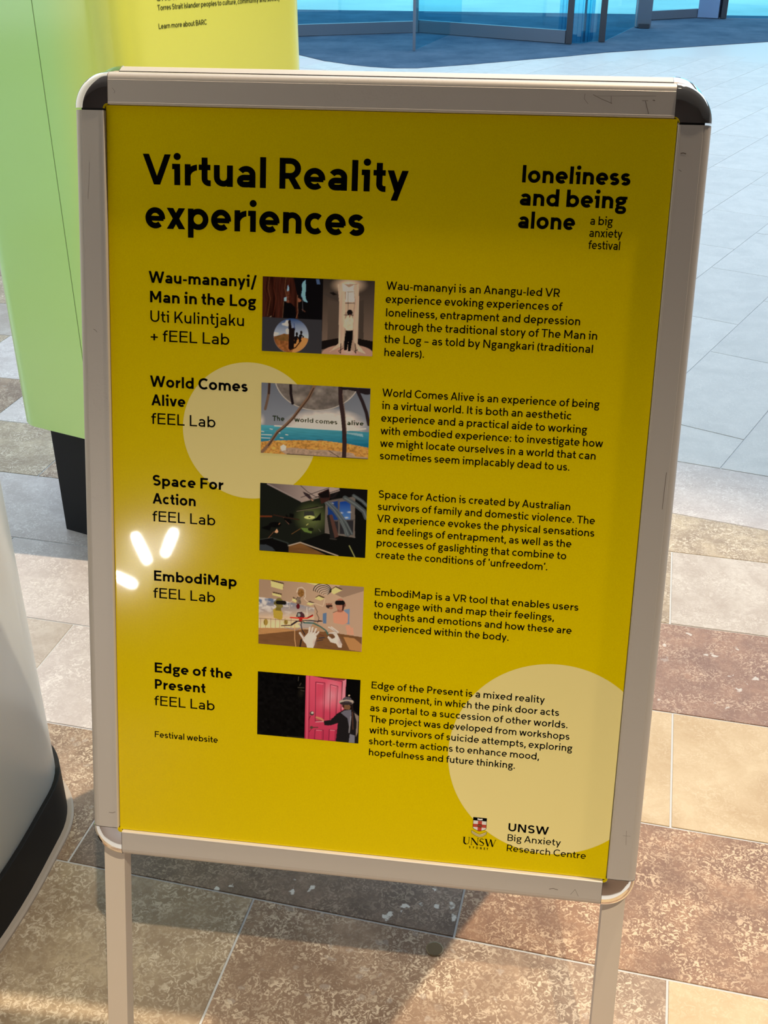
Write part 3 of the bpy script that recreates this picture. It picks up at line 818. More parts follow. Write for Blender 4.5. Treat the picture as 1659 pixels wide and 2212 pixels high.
cr('crest_scroll_line', ribbon([(131.8, -366.0), (137.0, -369.0), (141.0, -370.5), (144.6, -369.0), (149.3, -366.2)], .35) + ribbon([(131.8, -367.8), (137.0, -370.9), (141.0, -372.3), (145.0, -371.0), (149.2, -368.0)], .3) + ribbon([(131.9, -369.4), (137.0, -372.6), (141.0, -374.0), (145.0, -372.8), (149.0, -369.6)], .35)
   + ribbon([(131.8, -366), (131.9, -369.4)], .3) + ribbon([(149.3, -366.2), (149.0, -369.6)], .3) + ribbon([sh(0, 0), sh(0, .8), sh(.1, .89), sh(.5, 1.03), sh(.9, .89), sh(1, .8), sh(1, 0)], .4), .00020, 'ink')

# scratches and rubber marks on the aluminium
M['scuff'] = material('scuff_mark', (.20, .165, .14), .7)
SC = [[(197.2, 431.4), (196.7, 426.8), (200.6, 422.2)], [(204.8, 430.7), (213.5, 426.7), (223.5, 423.1)], [(222.1, 429.8), (222.7, 422.7)], [(208.9, 429.6), (264.5, 430.7)], [(251.8, 426.2), (257.5, 426.4)], [(254.9, 425.9), (259.0, 414.2)], [(261.8, 426.9), (264.0, 426.5)], [(292.6, 378.8), (295.2, 379.3), (297.9, 378.5)], [(292.3, 363.8), (295.1, 362.1)], [(-299.1, -387.8), (-294.5, -387.9), (-291.0, -386.4)], [(-304.4, 182.6), (-301.9, 181.2), (-300.4, 179.3)], [(224.5, -427.6), (229.2, -426.4), (234.5, -427.6)], [(249.0, -431.8), (253.7, -424.7), (258.0, -433.1)], [(304.4, -344.9), (305.5, -362.6)], [(300.9, -351.6), (309.1, -351.2)], [(-278.7, 427.0), (-275.8, 424.0), (-276.8, 421.7)], [(309.2, 64.7), (308.8, 40.2), (308.7, 25.4)], [(-304.7, 354.1), (-305.8, 331.0), (-307.1, 317.0)]]
WD = [.35, .5, .45, .22, .5, .7, .9, 1.2, .5, .7, .5, .8, .4, .35, .3, .35, .6, .25]
for l_, w_ in zip(SC, WD):
    flat('scuff_mark', ribbon(l_, w_), .00508, M['scuff'], parent=board)

# ------------------------------------------------------------------ printed pictures
M['print'] = material('printed_picture', (1, 1, 1), .5, spec=.0, coat=.30, coatr=.03)
N = NT(M['print']); at_ = N.n('ShaderNodeAttribute', attribute_name='print'); N.link(at_.outputs['Color'], 'Base Color')
def lin(c): return np.array([((v/255/12.92) if v/255 <= .04045 else ((v/255+.055)/1.055)**2.4) for v in c])
class Pic:
    NX, NY = 280, 184
    def __init__(s, corners, seed):
        U, V = np.meshgrid(np.linspace(0, 1, s.NX), np.linspace(0, 1, s.NY))
        c = [np.array(p, float) for p in corners]
        s.X = (1-U)*(1-V)*c[0][0]+U*(1-V)*c[1][0]+U*V*c[2][0]+(1-U)*V*c[3][0]
        s.Y = (1-U)*(1-V)*c[0][1]+U*(1-V)*c[1][1]+U*V*c[2][1]+(1-U)*V*c[3][1]
        s.I = np.zeros((s.NY, s.NX, 3)); s.r = np.random.RandomState(seed)
    def put(s, m, col):
        a = m[..., None]; s.I = s.I*(1-a) + (lin(col) if not isinstance(col, np.ndarray) else col)*a
    def noise(s, sc, sy=None):
        sy = sy or sc
        ny, nx = max(2, int(s.NY/sy)+2), max(2, int(s.NX/sc)+2); g = s.r.rand(ny, nx)
        yy = np.linspace(0, ny-1.001, s.NY); xx = np.linspace(0, nx-1.001, s.NX)
        y0 = yy.astype(int); x0 = xx.astype(int); fy = (yy-y0)[:, None]; fx = (xx-x0)[None]; fx = fx*fx*(3-2*fx); fy = fy*fy*(3-2*fy)
        return (g[y0][:, x0]*(1-fy)*(1-fx)+g[y0][:, x0+1]*(1-fy)*fx+g[y0+1][:, x0]*fy*(1-fx)+g[y0+1][:, x0+1]*fy*fx)
    def inside(s, pts):
        m = np.zeros(s.X.shape, bool); n = len(pts)
        for i in range(n):
            x1, y1 = pts[i]; x2, y2 = pts[(i+1) % n]
            if y1 == y2: continue
            c = ((y1 > s.Y) != (y2 > s.Y)) & (s.X < (x2-x1)*(s.Y-y1)/(y2-y1)+x1); m ^= c
        return m.astype(float)
    def poly(s, pts, col, a=1.0): s.put(s.inside(pts)*a, col)
    def grad(s, pts, c0, c1, p0, p1):
        m = s.inside(pts) if pts else np.ones(s.X.shape)
        d = np.array(p1, float)-np.array(p0, float); t = np.clip(((s.X-p0[0])*d[0]+(s.Y-p0[1])*d[1])/(d@d), 0, 1)[..., None]
        s.put(m, lin(c0)*(1-t)+lin(c1)*t)
    def line(s, pts, w, col, a=1.0):
        m = np.zeros(s.X.shape)
        for (x1, y1), (x2, y2) in zip(pts[:-1], pts[1:]):
            dx, dy = x2-x1, y2-y1; t = np.clip(((s.X-x1)*dx+(s.Y-y1)*dy)/(dx*dx+dy*dy+1e-9), 0, 1)
            d = np.hypot(s.X-x1-t*dx, s.Y-y1-t*dy); m = np.maximum(m, np.clip((w/2-d)/3+.5, 0, 1))
        s.put(m*a, col)
    def oval(s, cx, cy, rx, ry, col, a=1.0, soft=.08):
        d = np.hypot((s.X-cx)/rx, (s.Y-cy)/ry); s.put(np.clip((1-d)/soft+.5, 0, 1)*a, col)
    def glow(s, cx, cy, rx, ry, col, a=1.0):
        d = np.hypot((s.X-cx)/rx, (s.Y-cy)/ry); s.put(np.clip(1-d, 0, 1)**1.5*a, col)
    def tex(s, m, sc, amt, sy=None):
        n = s.noise(sc, sy)*.6+s.noise(sc/2+1, (sy or sc)/2+1)*.4; s.I = s.I*(1+(m[..., None])*(n[..., None]-.5)*2*amt)
    def text(s, t, x0, y0, x1, y1, cap, col, w=.2):
        ang = (y1-y0)/(x1-x0)
        for pl in text_polys(t, x0, 0, x1, cap, w): s.poly([(x, y0+(x-x0)*ang-y) for x, y in pl], col)
    def emit(s, x0, y0, x1, y1, gain, label):
        I = s.I.copy(); K = np.pad(I, ((1, 1), (1, 1), (0, 0)), 'edge')
        I = .5*I + .125*(K[:-2, 1:-1]+K[2:, 1:-1]+K[1:-1, :-2]+K[1:-1, 2:])
        I = np.clip(I*gain, 0, .92)
        xs = np.linspace(x0, x1, s.NX); ys = np.linspace(y0, y1, s.NY)
        XX, YY = np.meshgrid(xs, ys); vs = np.array([PF(0, 0, PN+.00015)])+np.stack([XX.ravel()*.001, YY.ravel()*.001*st, YY.ravel()*.001*ct], 1)
        idx = np.arange(s.NX*s.NY).reshape(s.NY, s.NX)
        F = np.stack([idx[1:, :-1].ravel(), idx[1:, 1:].ravel(), idx[:-1, 1:].ravel(), idx[:-1, :-1].ravel()], 1)
        me = D.meshes.new('printed_picture'); vs = vs-np.array(parent_world(poster))
        me.vertices.add(len(vs)); me.vertices.foreach_set('co', vs.ravel())
        me.loops.add(F.size); me.loops.foreach_set('vertex_index', F.ravel())
        me.polygons.add(len(F)); me.polygons.foreach_set('loop_start', np.arange(0, F.size, 4)); me.update(calc_edges=True)
        ca_ = me.color_attributes.new('print', 'FLOAT_COLOR', 'POINT')
        ca_.data.foreach_set('color', np.concatenate([I.reshape(-1, 3), np.ones((len(vs), 1))], 1).ravel())
        me.materials.append(M['print']); o = D.objects.new('printed_picture', me); COL.objects.link(o); o.parent = poster; o['label'] = label

def pic1():
    p = Pic([(102, 97), (1540, 165), (1508, 1125), (95, 1052)], 1)
    p.put(np.ones(p.X.shape), (16, 11, 12))
    trunk = [(95, 90), (560, 110), (560, 640), (95, 620)]
    p.poly(trunk, (48, 22, 16)); p.tex(p.inside(trunk), 5, .8, 60)
    for x, c in ((190, (96, 60, 40)), (265, (80, 36, 24)), (335, (70, 30, 22)), (405, (105, 70, 48)), (150, (78, 38, 22)), (455, (78, 34, 26))):
        p.line([(x, 105), (x-18, 250), (x+12, 380), (x-25, 600)], 9, c, .6)
    p.line([(190, 620), (215, 605)], 8, (150, 130, 110), .7)
    p.poly([(500, 110), (880, 130), (868, 655), (560, 640), (545, 330)], (9, 8, 11))
    p.poly([(655, 145), (660, 260), (652, 330), (660, 390), (685, 432), (640, 425), (612, 380), (598, 350), (612, 270), (608, 200), (625, 170)], (105, 150, 200))
    p.poly([(790, 140), (830, 140), (845, 205), (800, 200)], (60, 80, 118))
    p.poly([(428, 205), (442, 240), (440, 285), (415, 285)], (120, 150, 190)); p.poly([(380, 370), (410, 360), (408, 412), (378, 412)], (120, 155, 205))
    for y in (290, 310, 330, 350, 370): p.line([(415, y), (442, y+4)], 6, (140, 85, 62), .8)
    p.oval(430, 420, 16, 30, (95, 56, 44)); p.poly([(370, 410), (415, 430), (470, 440), (530, 500), (540, 640), (360, 635)], (7, 6, 8))
    p.line([(375, 420), (362, 620)], 7, (90, 66, 50), .8); p.line([(553, 340), (553, 480), (560, 560), (535, 630)], 7, (120, 82, 60), .8)
    p.oval(580, 400, 22, 36, (120, 75, 58)); p.poly([(560, 370), (600, 345), (622, 390), (600, 400)], (14, 10, 10)); p.poly([(565, 430), (620, 410), (700, 440), (720, 650), (560, 640)], (9, 8, 10))
    p.line([(612, 520), (650, 550)], 12, (80, 50, 40), .8)
    p.line([(615, 345), (620, 540)], 6, (80, 80, 90), .6)
    # grey field and ball
    p.poly([(80, 612), (868, 655), (862, 1100), (80, 1060)], (44, 44, 50))
    cxx, cyy = 472, 858; d = np.hypot((p.X-cxx)/224, (p.Y-cyy)/222); ball = np.clip((1-d)/.02+.5, 0, 1)
    t = np.clip((p.Y-640)/430, 0, 1)[..., None]; sky = lin((35, 62, 110))*(1-t)+lin((190, 200, 210))*t
    p.put(ball, sky); n = p.noise(14, 8)
    p.put(ball*np.clip((n-.5)*4, 0, 1)*(p.Y > 660)*(p.Y < 860)*(p.X < 440)*.9, (215, 220, 225))
    hill = p.inside([(230, 870), (300, 855), (380, 830), (440, 838), (520, 880), (640, 880), (710, 900), (700, 1100), (230, 1100)])*ball
    p.put(hill, (122, 76, 42)); p.tex(hill, 5, .6); p.put(p.inside([(530, 920), (640, 880), (700, 910), (640, 1090), (480, 1080)])*ball, (176, 118, 68))
    p.put(p.inside([(250, 890), (320, 850), (430, 835), (440, 930), (340, 920)])*ball*.7, (84, 66, 34))
    p.poly([(432, 665), (462, 645), (480, 760), (522, 750), (515, 870), (505, 1035), (440, 1035), (440, 800)], (20, 13, 14))
    p.line([(460, 1040), (530, 1010), (600, 920)], 16, (40, 22, 14)); p.line([(510, 700), (512, 760)], 10, (45, 60, 110))
    for x, y in ((545, 850), (602, 830)):
        p.oval(x, y-14, 16, 24, (18, 13, 15)); p.poly([(x-30, y+20), (x, y), (x+38, y+40), (x+25, y+60), (x+10, y+30), (x-8, y+110), (x-34, y+110)], (16, 12, 14))
    # installation
    room = [(884, 130), (1545, 160), (1510, 1130), (862, 1100)]
    p.grad(room, (42, 37, 35), (92, 78, 70), (1200, 150), (1200, 900))
    p.poly([(884, 300), (1060, 350), (1070, 420), (884, 330)], (56, 49, 46)); p.poly([(940, 400), (1080, 430), (1070, 900), (940, 910)], (70, 60, 55)); p.poly([(1340, 420), (1400, 400), (1395, 900), (1335, 900)], (58, 50, 46))
    p.poly([(960, 310), (1010, 300), (1065, 340), (1010, 340)], (18, 15, 15))
    p.glow(1210, 215, 260, 130, (235, 205, 178), 1.0)
    p.poly([(865, 925), (1070, 890), (1330, 895), (1515, 930), (1512, 1060), (1340, 985), (1070, 985), (862, 1040)], (18, 14, 14))
    d = np.hypot((p.X-1190)/330, (p.Y-1090)/120); p.put(np.clip((1-d)/.03, 0, 1)*p.inside(room), (150, 118, 106)); p.glow(1210, 1060, 180, 80, (205, 158, 148), .8)
    p.poly([(1065, 205), (1330, 200), (1335, 400), (1320, 980), (1430, 1098), (1300, 1060), (1100, 1010), (960, 1070), (1080, 960), (1085, 420)], (140, 118, 104))
    cl = p.inside([(1065, 205), (1150, 190), (1165, 420), (1150, 900), (1130, 985), (960, 1070), (1080, 955), (1085, 420)])+p.inside([(1270, 215), (1335, 200), (1340, 430), (1320, 960), (1430, 1098), (1330, 1060), (1275, 930), (1265, 640), (1295, 420)])
    p.put(np.clip(cl, 0, 1), (172, 148, 132)); p.tex(np.clip(cl, 0, 1), 3, .28, 60)
    p.poly([(1180, 240), (1270, 240), (1285, 430), (1165, 430)], (222, 205, 190)); p.poly([(1130, 190), (1210, 245), (1280, 210), (1250, 300), (1190, 300), (1130, 290)], (235, 210, 188))
    p.poly([(1165, 440), (1280, 440), (1265, 560), (1160, 560)], (168, 145, 128)); p.line([(1185, 300), (1270, 300)], 7, (80, 65, 58)); p.line([(1165, 445), (1280, 445)], 7, (60, 48, 42))
    p.line([(1200, 300), (1200, 600)], 6, (50, 42, 40)); p.oval(1222, 560, 36, 36, (18, 15, 17)); p.line([(1150, 592), (1262, 596)], 9, (26, 20, 20))
    p.poly([(1190, 600), (1240, 600), (1268, 650), (1262, 790), (1180, 790), (1150, 745), (1135, 740), (1160, 650)], (186, 164, 146)); p.tex(p.inside([(1160, 600), (1268, 650), (1262, 790), (1160, 790)]), 5, .2)
    p.line([(1225, 590), (1220, 620)], 14, (110, 70, 58))
    p.poly([(1172, 788), (1262, 792), (1258, 900), (1230, 1060), (1195, 1060), (1205, 930), (1185, 1045), (1145, 1045), (1155, 900)], (10, 9, 11))
    p.line([(1110, 960), (1105, 1085), (1080, 1055), (1140, 1020)], 9, (20, 15, 15)); p.line([(1290, 960), (1300, 1085), (1280, 1060), (1320, 1040)], 9, (20, 15, 15))
    p.emit(-120.6, 245.4, -2.2, 168.0, 2.5, 'printed picture of dark tree trunk, ball of sky and draped hanging cloth')
def pic2():
    p = Pic([(90, 155), (1483, 232), (1450, 1140), (80, 1053)], 2)
    p.grad(None, (88, 94, 108), (112, 118, 132), (700, 200), (700, 740))
    d = p.noise(24, 14)*.6+p.noise(9, 6)*.4; c = np.clip(1-np.hypot((p.X-900)/560, (p.Y-700)/230), 0, 1); p.put(np.clip(c*2.2*(.35+d), 0, 1)*.95, (205, 195, 188))
    p.glow(90, 640, 60, 110, (190, 182, 175), .8)
    sea = p.inside([(70, 690), (300, 705), (800, 745), (1180, 768), (1470, 790), (1460, 1010), (70, 920)])
    t = np.clip((p.Y-720)/250, 0, 1)[..., None]; p.put(sea, lin((62, 132, 152))*(1-t)+lin((18, 88, 120))*t); p.tex(sea, 30, .16, 3)
    p.line([(260, 705), (800, 742), (1180, 768), (1420, 745)], 14, (215, 210, 205), .9)
    p.put(p.inside([(1180, 790), (1380, 810), (1390, 850), (1150, 800)])*.5, (150, 175, 185))
    for x, y, w_ in ((90, 775, 30), (90, 818, 130), (90, 858, 110), (270, 792, 60), (330, 858, 40), (400, 818, 30), (190, 893, 90), (200, 745, 30)): p.line([(x, y), (x+w_, y+6)], 8, (205, 215, 215), .9)
    land = p.inside([(70, 910), (240, 895), (600, 890), (900, 900), (1200, 940), (1455, 990), (1455, 1145), (70, 1060)])
    p.put(land, (168, 122, 62)); p.tex(land, 4, .55, 3); p.tex(land, 12, .3)
    p.poly([(350, 1000), (480, 985), (700, 1010), (1000, 1025), (1260, 1060), (1290, 1100), (1445, 1115), (1440, 1142), (900, 1110), (400, 1070), (320, 1020)], (142, 122, 108)); p.tex(p.inside([(350, 1000), (1260, 1060), (1290, 1100), (400, 1070)]), 5, .4)
    p.poly([(330, 975), (370, 945), (410, 970), (400, 1020), (350, 1030)], (196, 180, 168))
    p.line([(420, 1072), (900, 1108), (1440, 1138)], 14, (42, 30, 28)); p.line([(950, 1025), (1080, 1110)], 8, (30, 22, 22)); p.line([(800, 885), (880, 888)], 8, (50, 70, 80))
    d = np.hypot((p.X-810)/560, (p.Y-60)/455); moon = np.clip((1-d)/.015+.5, 0, 1); n = p.noise(20)*.5+p.noise(7)*.5
    p.put(moon, (98, 92, 90)); p.tex(moon, 26, .45); p.tex(moon, 7, .35); ring = np.clip(1-abs(d-.985)/.018, 0, 1); p.put(ring*.8, (182, 178, 176))
    p.glow(560, 360, 150, 90, (160, 150, 144), .6); p.glow(830, 260, 90, 80, (150, 142, 138), .5); p.glow(950, 430, 200, 50, (60, 56, 58), .6)
    br = (52, 38, 34)
    p.line([(190, 155), (185, 280), (165, 380), (138, 490)], 34, (92, 74, 64)); p.line([(192, 155), (186, 290)], 30, br)
    p.line([(465, 175), (468, 300), (490, 420)], 36, (26, 19, 22))
    p.line([(770, 195), (700, 340), (590, 480), (500, 600), (400, 700), (300, 780), (190, 940), (95, 1045)], 40, (108, 84, 68)); p.line([(760, 230), (690, 365), (580, 505), (490, 620), (390, 722), (290, 800), (180, 960)], 16, (60, 44, 38))
    p.line([(1100, 225), (1105, 400), (1130, 560), (1148, 760), (1152, 960), (1145, 1115)], 56, (44, 32, 34)); p.line([(1128, 300), (1160, 560), (1178, 800)], 10, (110, 94, 84), .8)
    p.poly([(1080, 210), (1483, 232), (1478, 310), (1410, 310), (1300, 270), (1200, 250), (1130, 250)], (30, 24, 28)); p.line([(1320, 270), (1380, 400), (1430, 540), (1460, 690)], 44, (36, 28, 32))
    p.text('The', 232, 640, 385, 648, 66, (32, 42, 24)); p.text('world comes', 512, 655, 1062, 690, 62, (32, 42, 24)); p.text('alive', 1185, 697, 1395, 707, 60, (32, 42, 24))
    p.emit(-120.5, 134.3, -2.8, 58.1, 2.25, 'printed picture of a beach under a huge moon')
def pic3():
    p = Pic([(75, 77), (1446, 165), (1415, 1040), (65, 940)], 3)
    p.put(np.ones(p.X.shape), (12, 13, 13)); lw = p.inside([(65, 70), (160, 90), (605, 318), (590, 830), (440, 960), (60, 945)]); p.put(lw, (20, 23, 20))
    p.poly([(605, 318), (900, 240), (905, 720), (590, 830)], (24, 28, 22)); p.glow(740, 520, 260, 230, (92, 104, 62), 1.0)
    p.grad([(150, 82), (980, 132), (1120, 150), (605, 318)], (96, 86, 88), (150, 136, 134), (250, 150), (850, 200)); p.line([(170, 92), (605, 312)], 16, (128, 118, 120)); p.line([(605, 318), (820, 265), (1100, 170)], 14, (132, 120, 118))
    p.poly([(1090, 145), (1446, 165), (1440, 300), (1260, 250), (1100, 250)], (15, 14, 16))
    # window
    p.poly([(910, 310), (1290, 250), (1285, 775), (905, 715)], (92, 86, 84)); p.poly([(940, 330), (1080, 305), (1075, 560), (945, 560)], (22, 50, 112)); p.grad([(1092, 320), (1200, 305), (1232, 350), (1230, 550), (1092, 540)], (16, 52, 132), (66, 108, 170), (1150, 320), (1150, 545))
    for x, y in ((1110, 460), (1215, 450), (1180, 520), (990, 340)): p.glow(x, y, 40, 18, (190, 200, 210), .9)
    p.poly([(960, 570), (1270, 555), (1262, 745), (960, 710)], (36, 36, 42)); p.line([(1080, 300), (1085, 740)], 20, (80, 76, 76)); p.line([(910, 712), (1285, 772)], 14, (98, 92, 90)); p.line([(945, 560), (1280, 548)], 14, (70, 68, 70))
    # drapes
    for pts, w_ in (([(920, 320), (1020, 420), (1120, 560), (1200, 740)], 50), ([(960, 320), (1080, 440), (1180, 590), (1250, 730)], 30), ([(1160, 270), (1290, 350), (1400, 440), (1430, 520)], 60), ([(1270, 240), (1380, 310), (1440, 370)], 40), ([(1100, 560), (1150, 660), (1170, 740)], 26)):
        p.line(pts, w_, (66, 74, 80), .9); p.line(pts, w_*.3, (96, 106, 112), .7)
    p.poly([(930, 490), (965, 480), (1040, 800), (975, 800)], (28, 28, 30)); p.poly([(960, 485), (1000, 480), (1080, 760), (1030, 780)], (72, 50, 46))
    p.line([(970, 790), (1050, 800)], 12, (50, 48, 48))
    # debris
    p.poly([(620, 185), (700, 220), (770, 310), (740, 305), (690, 270), (640, 225)], (44, 34, 40)); p.poly([(720, 270), (765, 305), (740, 310)], (150, 120, 100))
    p.poly([(810, 215), (955, 150), (975, 240), (960, 300), (860, 345), (840, 265)], (50, 30, 28)); p.poly([(820, 225), (950, 165), (965, 260), (860, 270)], (16, 12, 14)); p.poly([(975, 215), (1080, 190), (1050, 260), (980, 290)], (18, 18, 20))
    p.line([(595, 112), (680, 190), (780, 250), (900, 275), (1010, 260), (1075, 190)], 8, (34, 26, 28)); p.line([(600, 262), (740, 215), (960, 140)], 8, (38, 30, 32)); p.line([(990, 295), (1140, 270)], 8, (60, 56, 58))
    p.line([(540, 435), (815, 382)], 14, (14, 14, 14)); p.line([(545, 438), (830, 390), (880, 382)], 6, (104, 96, 84)); p.line([(250, 485), (420, 520), (575, 545)], 14, (44, 28, 22)); p.line([(75, 503), (220, 503)], 20, (88, 44, 26)); p.line([(375, 525), (445, 602)], 9, (92, 66, 56))
    p.poly([(455, 465), (508, 475), (503, 520), (450, 510)], (8, 8, 8)); p.poly([(408, 470), (440, 515), (405, 515)], (8, 8, 8)); p.poly([(365, 525), (460, 535), (485, 585), (450, 600)], (9, 9, 9))
    p.poly([(640, 440), (760, 435), (775, 500), (700, 495), (640, 520)], (44, 46, 44)); p.oval(708, 515, 68, 22, (172, 182, 112)); p.oval(708, 516, 12, 8, (40, 44, 24)); p.poly([(858, 450), (852, 555), (720, 562), (800, 520)], (10, 11, 9))
    p.poly([(592, 648), (680, 655), (740, 700), (735, 722), (640, 700)], (82, 106, 52)); p.oval(725, 670, 36, 22, (22, 25, 18)); p.line([(480, 730), (590, 662)], 7, (92, 68, 40)); p.line([(670, 615), (690, 600)], 10, (150, 150, 90)); p.line([(785, 640), (810, 600)], 10, (62, 66, 54)); p.line([(825, 665), (850, 700)], 5, (90, 92, 80))
    p.oval(265, 610, 80, 36, (8, 8, 9)); p.poly([(80, 650), (230, 600), (200, 690)], (8, 8, 9)); p.poly([(290, 660), (308, 700), (290, 718), (258, 706)], (180, 140, 112)); p.line([(250, 700), (180, 780), (80, 840)], 7, (96, 64, 46)); p.line([(205, 885), (318, 835)], 6, (110, 70, 62)); p.line([(315, 605), (328, 590)], 8, (130, 90, 60))
    p.poly([(66, 800), (250, 780), (270, 800), (440, 860), (436, 962), (66, 945)], (10, 10, 11)); p.line([(250, 785), (430, 845), (438, 890)], 16, (40, 46, 46)); p.poly([(66, 865), (150, 865), (230, 900), (275, 950), (66, 940)], (44, 50, 58)); p.line([(70, 800), (230, 775)], 7, (52, 56, 56))
    fl = p.inside([(440, 885), (590, 845), (920, 1000), (440, 965)]); p.put(fl, (98, 68, 38)); p.tex(fl, 30, .3, 3)
    p.line([(440, 880), (590, 838), (1070, 1012)], 14, (150, 138, 128)); p.line([(1215, 882), (1285, 1030)], 12, (128, 130, 84)); p.line([(440, 960), (440, 880)], 5, (30, 26, 22))
    p.emit(-120.6, 24.8, -2.3, -51.7, 2.0, 'printed picture of a dark green room with flying debris')
def pic4():
    p = Pic([(60, 125), (1400, 225), (1373, 1058), (53, 947)], 4)
    p.grad(None, (152, 128, 110), (180, 154, 134), (200, 150), (1100, 400))
    p.poly([(900, 440), (1400, 270), (1375, 870), (770, 780), (770, 480)], (172, 146, 128)); p.poly([(1130, 360), (1400, 275), (1400, 220), (1100, 200), (1000, 300)], (140, 118, 104))
    sky = p.inside([(55, 350), (300, 380), (770, 490), (770, 740), (55, 745)])
    t = np.clip((p.Y-400)/320, 0, 1)[..., None]; p.put(sky, lin((92, 108, 142))*(1-t)+lin((222, 190, 150))*t)
    n = p.noise(16, 9)*.6+p.noise(6, 4)*.4; p.put(sky*np.clip((n-.48)*5, 0, 1)*np.clip((620-p.Y)/150, 0, 1)*.85, (205, 200, 200)); p.glow(300, 690, 330, 110, (230, 198, 160), .7)
    p.poly([(560, 690), (770, 640), (770, 745), (600, 745)], (120, 128, 150), .7)
    for q in ([(208, 145), (375, 190), (365, 262), (218, 222)], [(228, 298), (348, 325), (345, 355), (235, 328)], [(660, 170), (830, 180), (800, 205)], [(1040, 228), (1125, 268), (1020, 318), (960, 278)], [(825, 340), (900, 372), (850, 398), (775, 372)], [(700, 415), (770, 440), (720, 460), (670, 440)], [(490, 365), (560, 395), (530, 420), (485, 400)]):
        p.poly([(x+6, y-16) for x, y in q], (78, 60, 48)); p.poly(q, (206, 190, 132))
    flr = p.inside([(53, 745), (560, 755), (900, 790), (1375, 865), (1373, 1060), (50, 950)]); p.put(flr, (108, 76, 50)); p.poly([(53, 745), (560, 755), (640, 770), (300, 805), (53, 830)], (168, 126, 84)); p.tex(flr, 20, .12, 3)
    p.poly([(1140, 862), (1280, 880), (1373, 960), (1370, 1055), (1220, 1030)], (166, 122, 80)); p.poly([(770, 660), (900, 760), (900, 800), (700, 780)], (160, 130, 104))
    p.line([(60, 622), (560, 655)], 6, (100, 80, 66))
    for x in (82, 148, 212, 273, 330, 395, 475): p.line([(x, 625), (x-2, 742)], 5, (112, 90, 72))
    p.poly([(880, 560), (928, 552), (925, 690), (880, 690)], (86, 112, 150)); p.poly([(1150, 515), (1220, 500), (1218, 700), (1150, 690)], (110, 130, 160))
    # bronze figure
    p.poly([(240, 510), (290, 480), (350, 520), (368, 560), (360, 630), (340, 645), (250, 615)], (168, 146, 58)); p.poly([(285, 470), (345, 480), (345, 530), (270, 520)], (110, 98, 44)); p.oval(318, 425, 52, 62, (112, 104, 56)); p.oval(345, 470, 26, 20, (120, 112, 60)); p.line([(300, 420), (388, 425)], 50, (24, 22, 20)); p.oval(262, 428, 12, 22, (90, 82, 44))
    # pink figure
    p.poly([(1010, 560), (1080, 520), (1130, 515), (1198, 570), (1195, 680), (1140, 705), (1015, 680)], (196, 138, 118)); p.poly([(1065, 500), (1135, 500), (1135, 545), (1065, 545)], (150, 96, 82)); p.oval(1100, 445, 58, 74, (168, 116, 100)); p.poly([(1130, 390), (1168, 430), (1140, 530), (1122, 520)], (70, 42, 38)); p.line([(1062, 425), (1130, 425)], 58, (20, 18, 20)); p.oval(1163, 455, 9, 20, (120, 76, 66)); p.line([(1010, 550), (1075, 525)], 5, (40, 28, 26))
    p.oval(960, 465, 42, 32, (52, 36, 32)); p.oval(985, 492, 26, 16, (150, 108, 92)); 
    for x in (925, 945, 968, 990): p.oval(x, 442, 9, 14, (150, 108, 92))
    p.poly([(1170, 715), (1215, 712), (1240, 745), (1240, 770), (1180, 780)], (200, 142, 122))
    for x in (1200, 1222, 1245, 1265): p.line([(x-10, 750), (x, 830)], 16, (200, 142, 122))
    p.oval(148, 672, 28, 42, (150, 128, 60)); p.oval(408, 672, 26, 32, (140, 118, 58)); p.line([(130, 650), (128, 700)], 5, (50, 40, 24)); p.line([(395, 650), (420, 700)], 5, (50, 40, 24))
    # anatomical figure outline
    p.line([(545, 290), (560, 240), (610, 228), (650, 260), (655, 350), (640, 370)], 8, (205, 190, 178)); p.oval(600, 300, 40, 52, (128, 92, 50)); p.tex(p.inside([(550, 240), (650, 240), (650, 360), (550, 360)]), 4, .5)
    p.poly([(545, 350), (595, 355), (600, 440), (540, 440)], (112, 98, 88)); p.tex(p.inside([(540, 340), (600, 340), (600, 440), (540, 440)]), 3, .7); p.oval(563, 470, 24, 34, (86, 22, 28)); p.line([(640, 370), (690, 420), (800, 440), (880, 470), (905, 380)], 6, (205, 188, 172)); p.line([(530, 370), (460, 420), (450, 500)], 5, (200, 186, 172)); p.line([(675, 480), (680, 590)], 10, (205, 196, 190), .8)
    # arcs of the radio shape
    for k in range(6):
        rx, ry = 112-k*17, 88-k*15; cx_, cy_ = 872+k*8, 272+k*10
        p.line([(cx_+rx*math.cos(a), cy_-ry*math.sin(a)) for a in np.linspace(-.15, 3.1, 16)], 13-k*1.5, (34, 28, 28) if k % 1 == 0 else (210, 200, 190))
        p.line([(cx_+(rx-9)*math.cos(a), cy_-(ry-8)*math.sin(a)) for a in np.linspace(-.1, 3.0, 16)], 5, (214, 204, 196), .8)
    p.line([(770, 460), (810, 540), (800, 560), (830, 620), (815, 680)], 9, (84, 66, 58))
    p.line([(830, 655), (870, 660)], 14, (70, 48, 44))
    # scribble
    for pts in ([(350, 718), (480, 712), (560, 660), (640, 670)], [(480, 700), (540, 660), (600, 655)], [(620, 650), (730, 650), (800, 662), (850, 660)], [(545, 600), (560, 550), (610, 545), (645, 600)], [(560, 600), (590, 640), (610, 690)], [(600, 700), (615, 770), (650, 830)]): p.line(pts, 13, (40, 34, 44))
    p.oval(600, 590, 46, 44, (70, 40, 50)); p.oval(575, 580, 18, 22, (140, 150, 150)); p.line([(465, 612), (560, 620), (680, 622), (750, 590)], 17, (206, 40, 26)); p.line([(690, 612), (750, 580)], 14, (120, 26, 22)); p.oval(598, 640, 24, 22, (150, 40, 34))
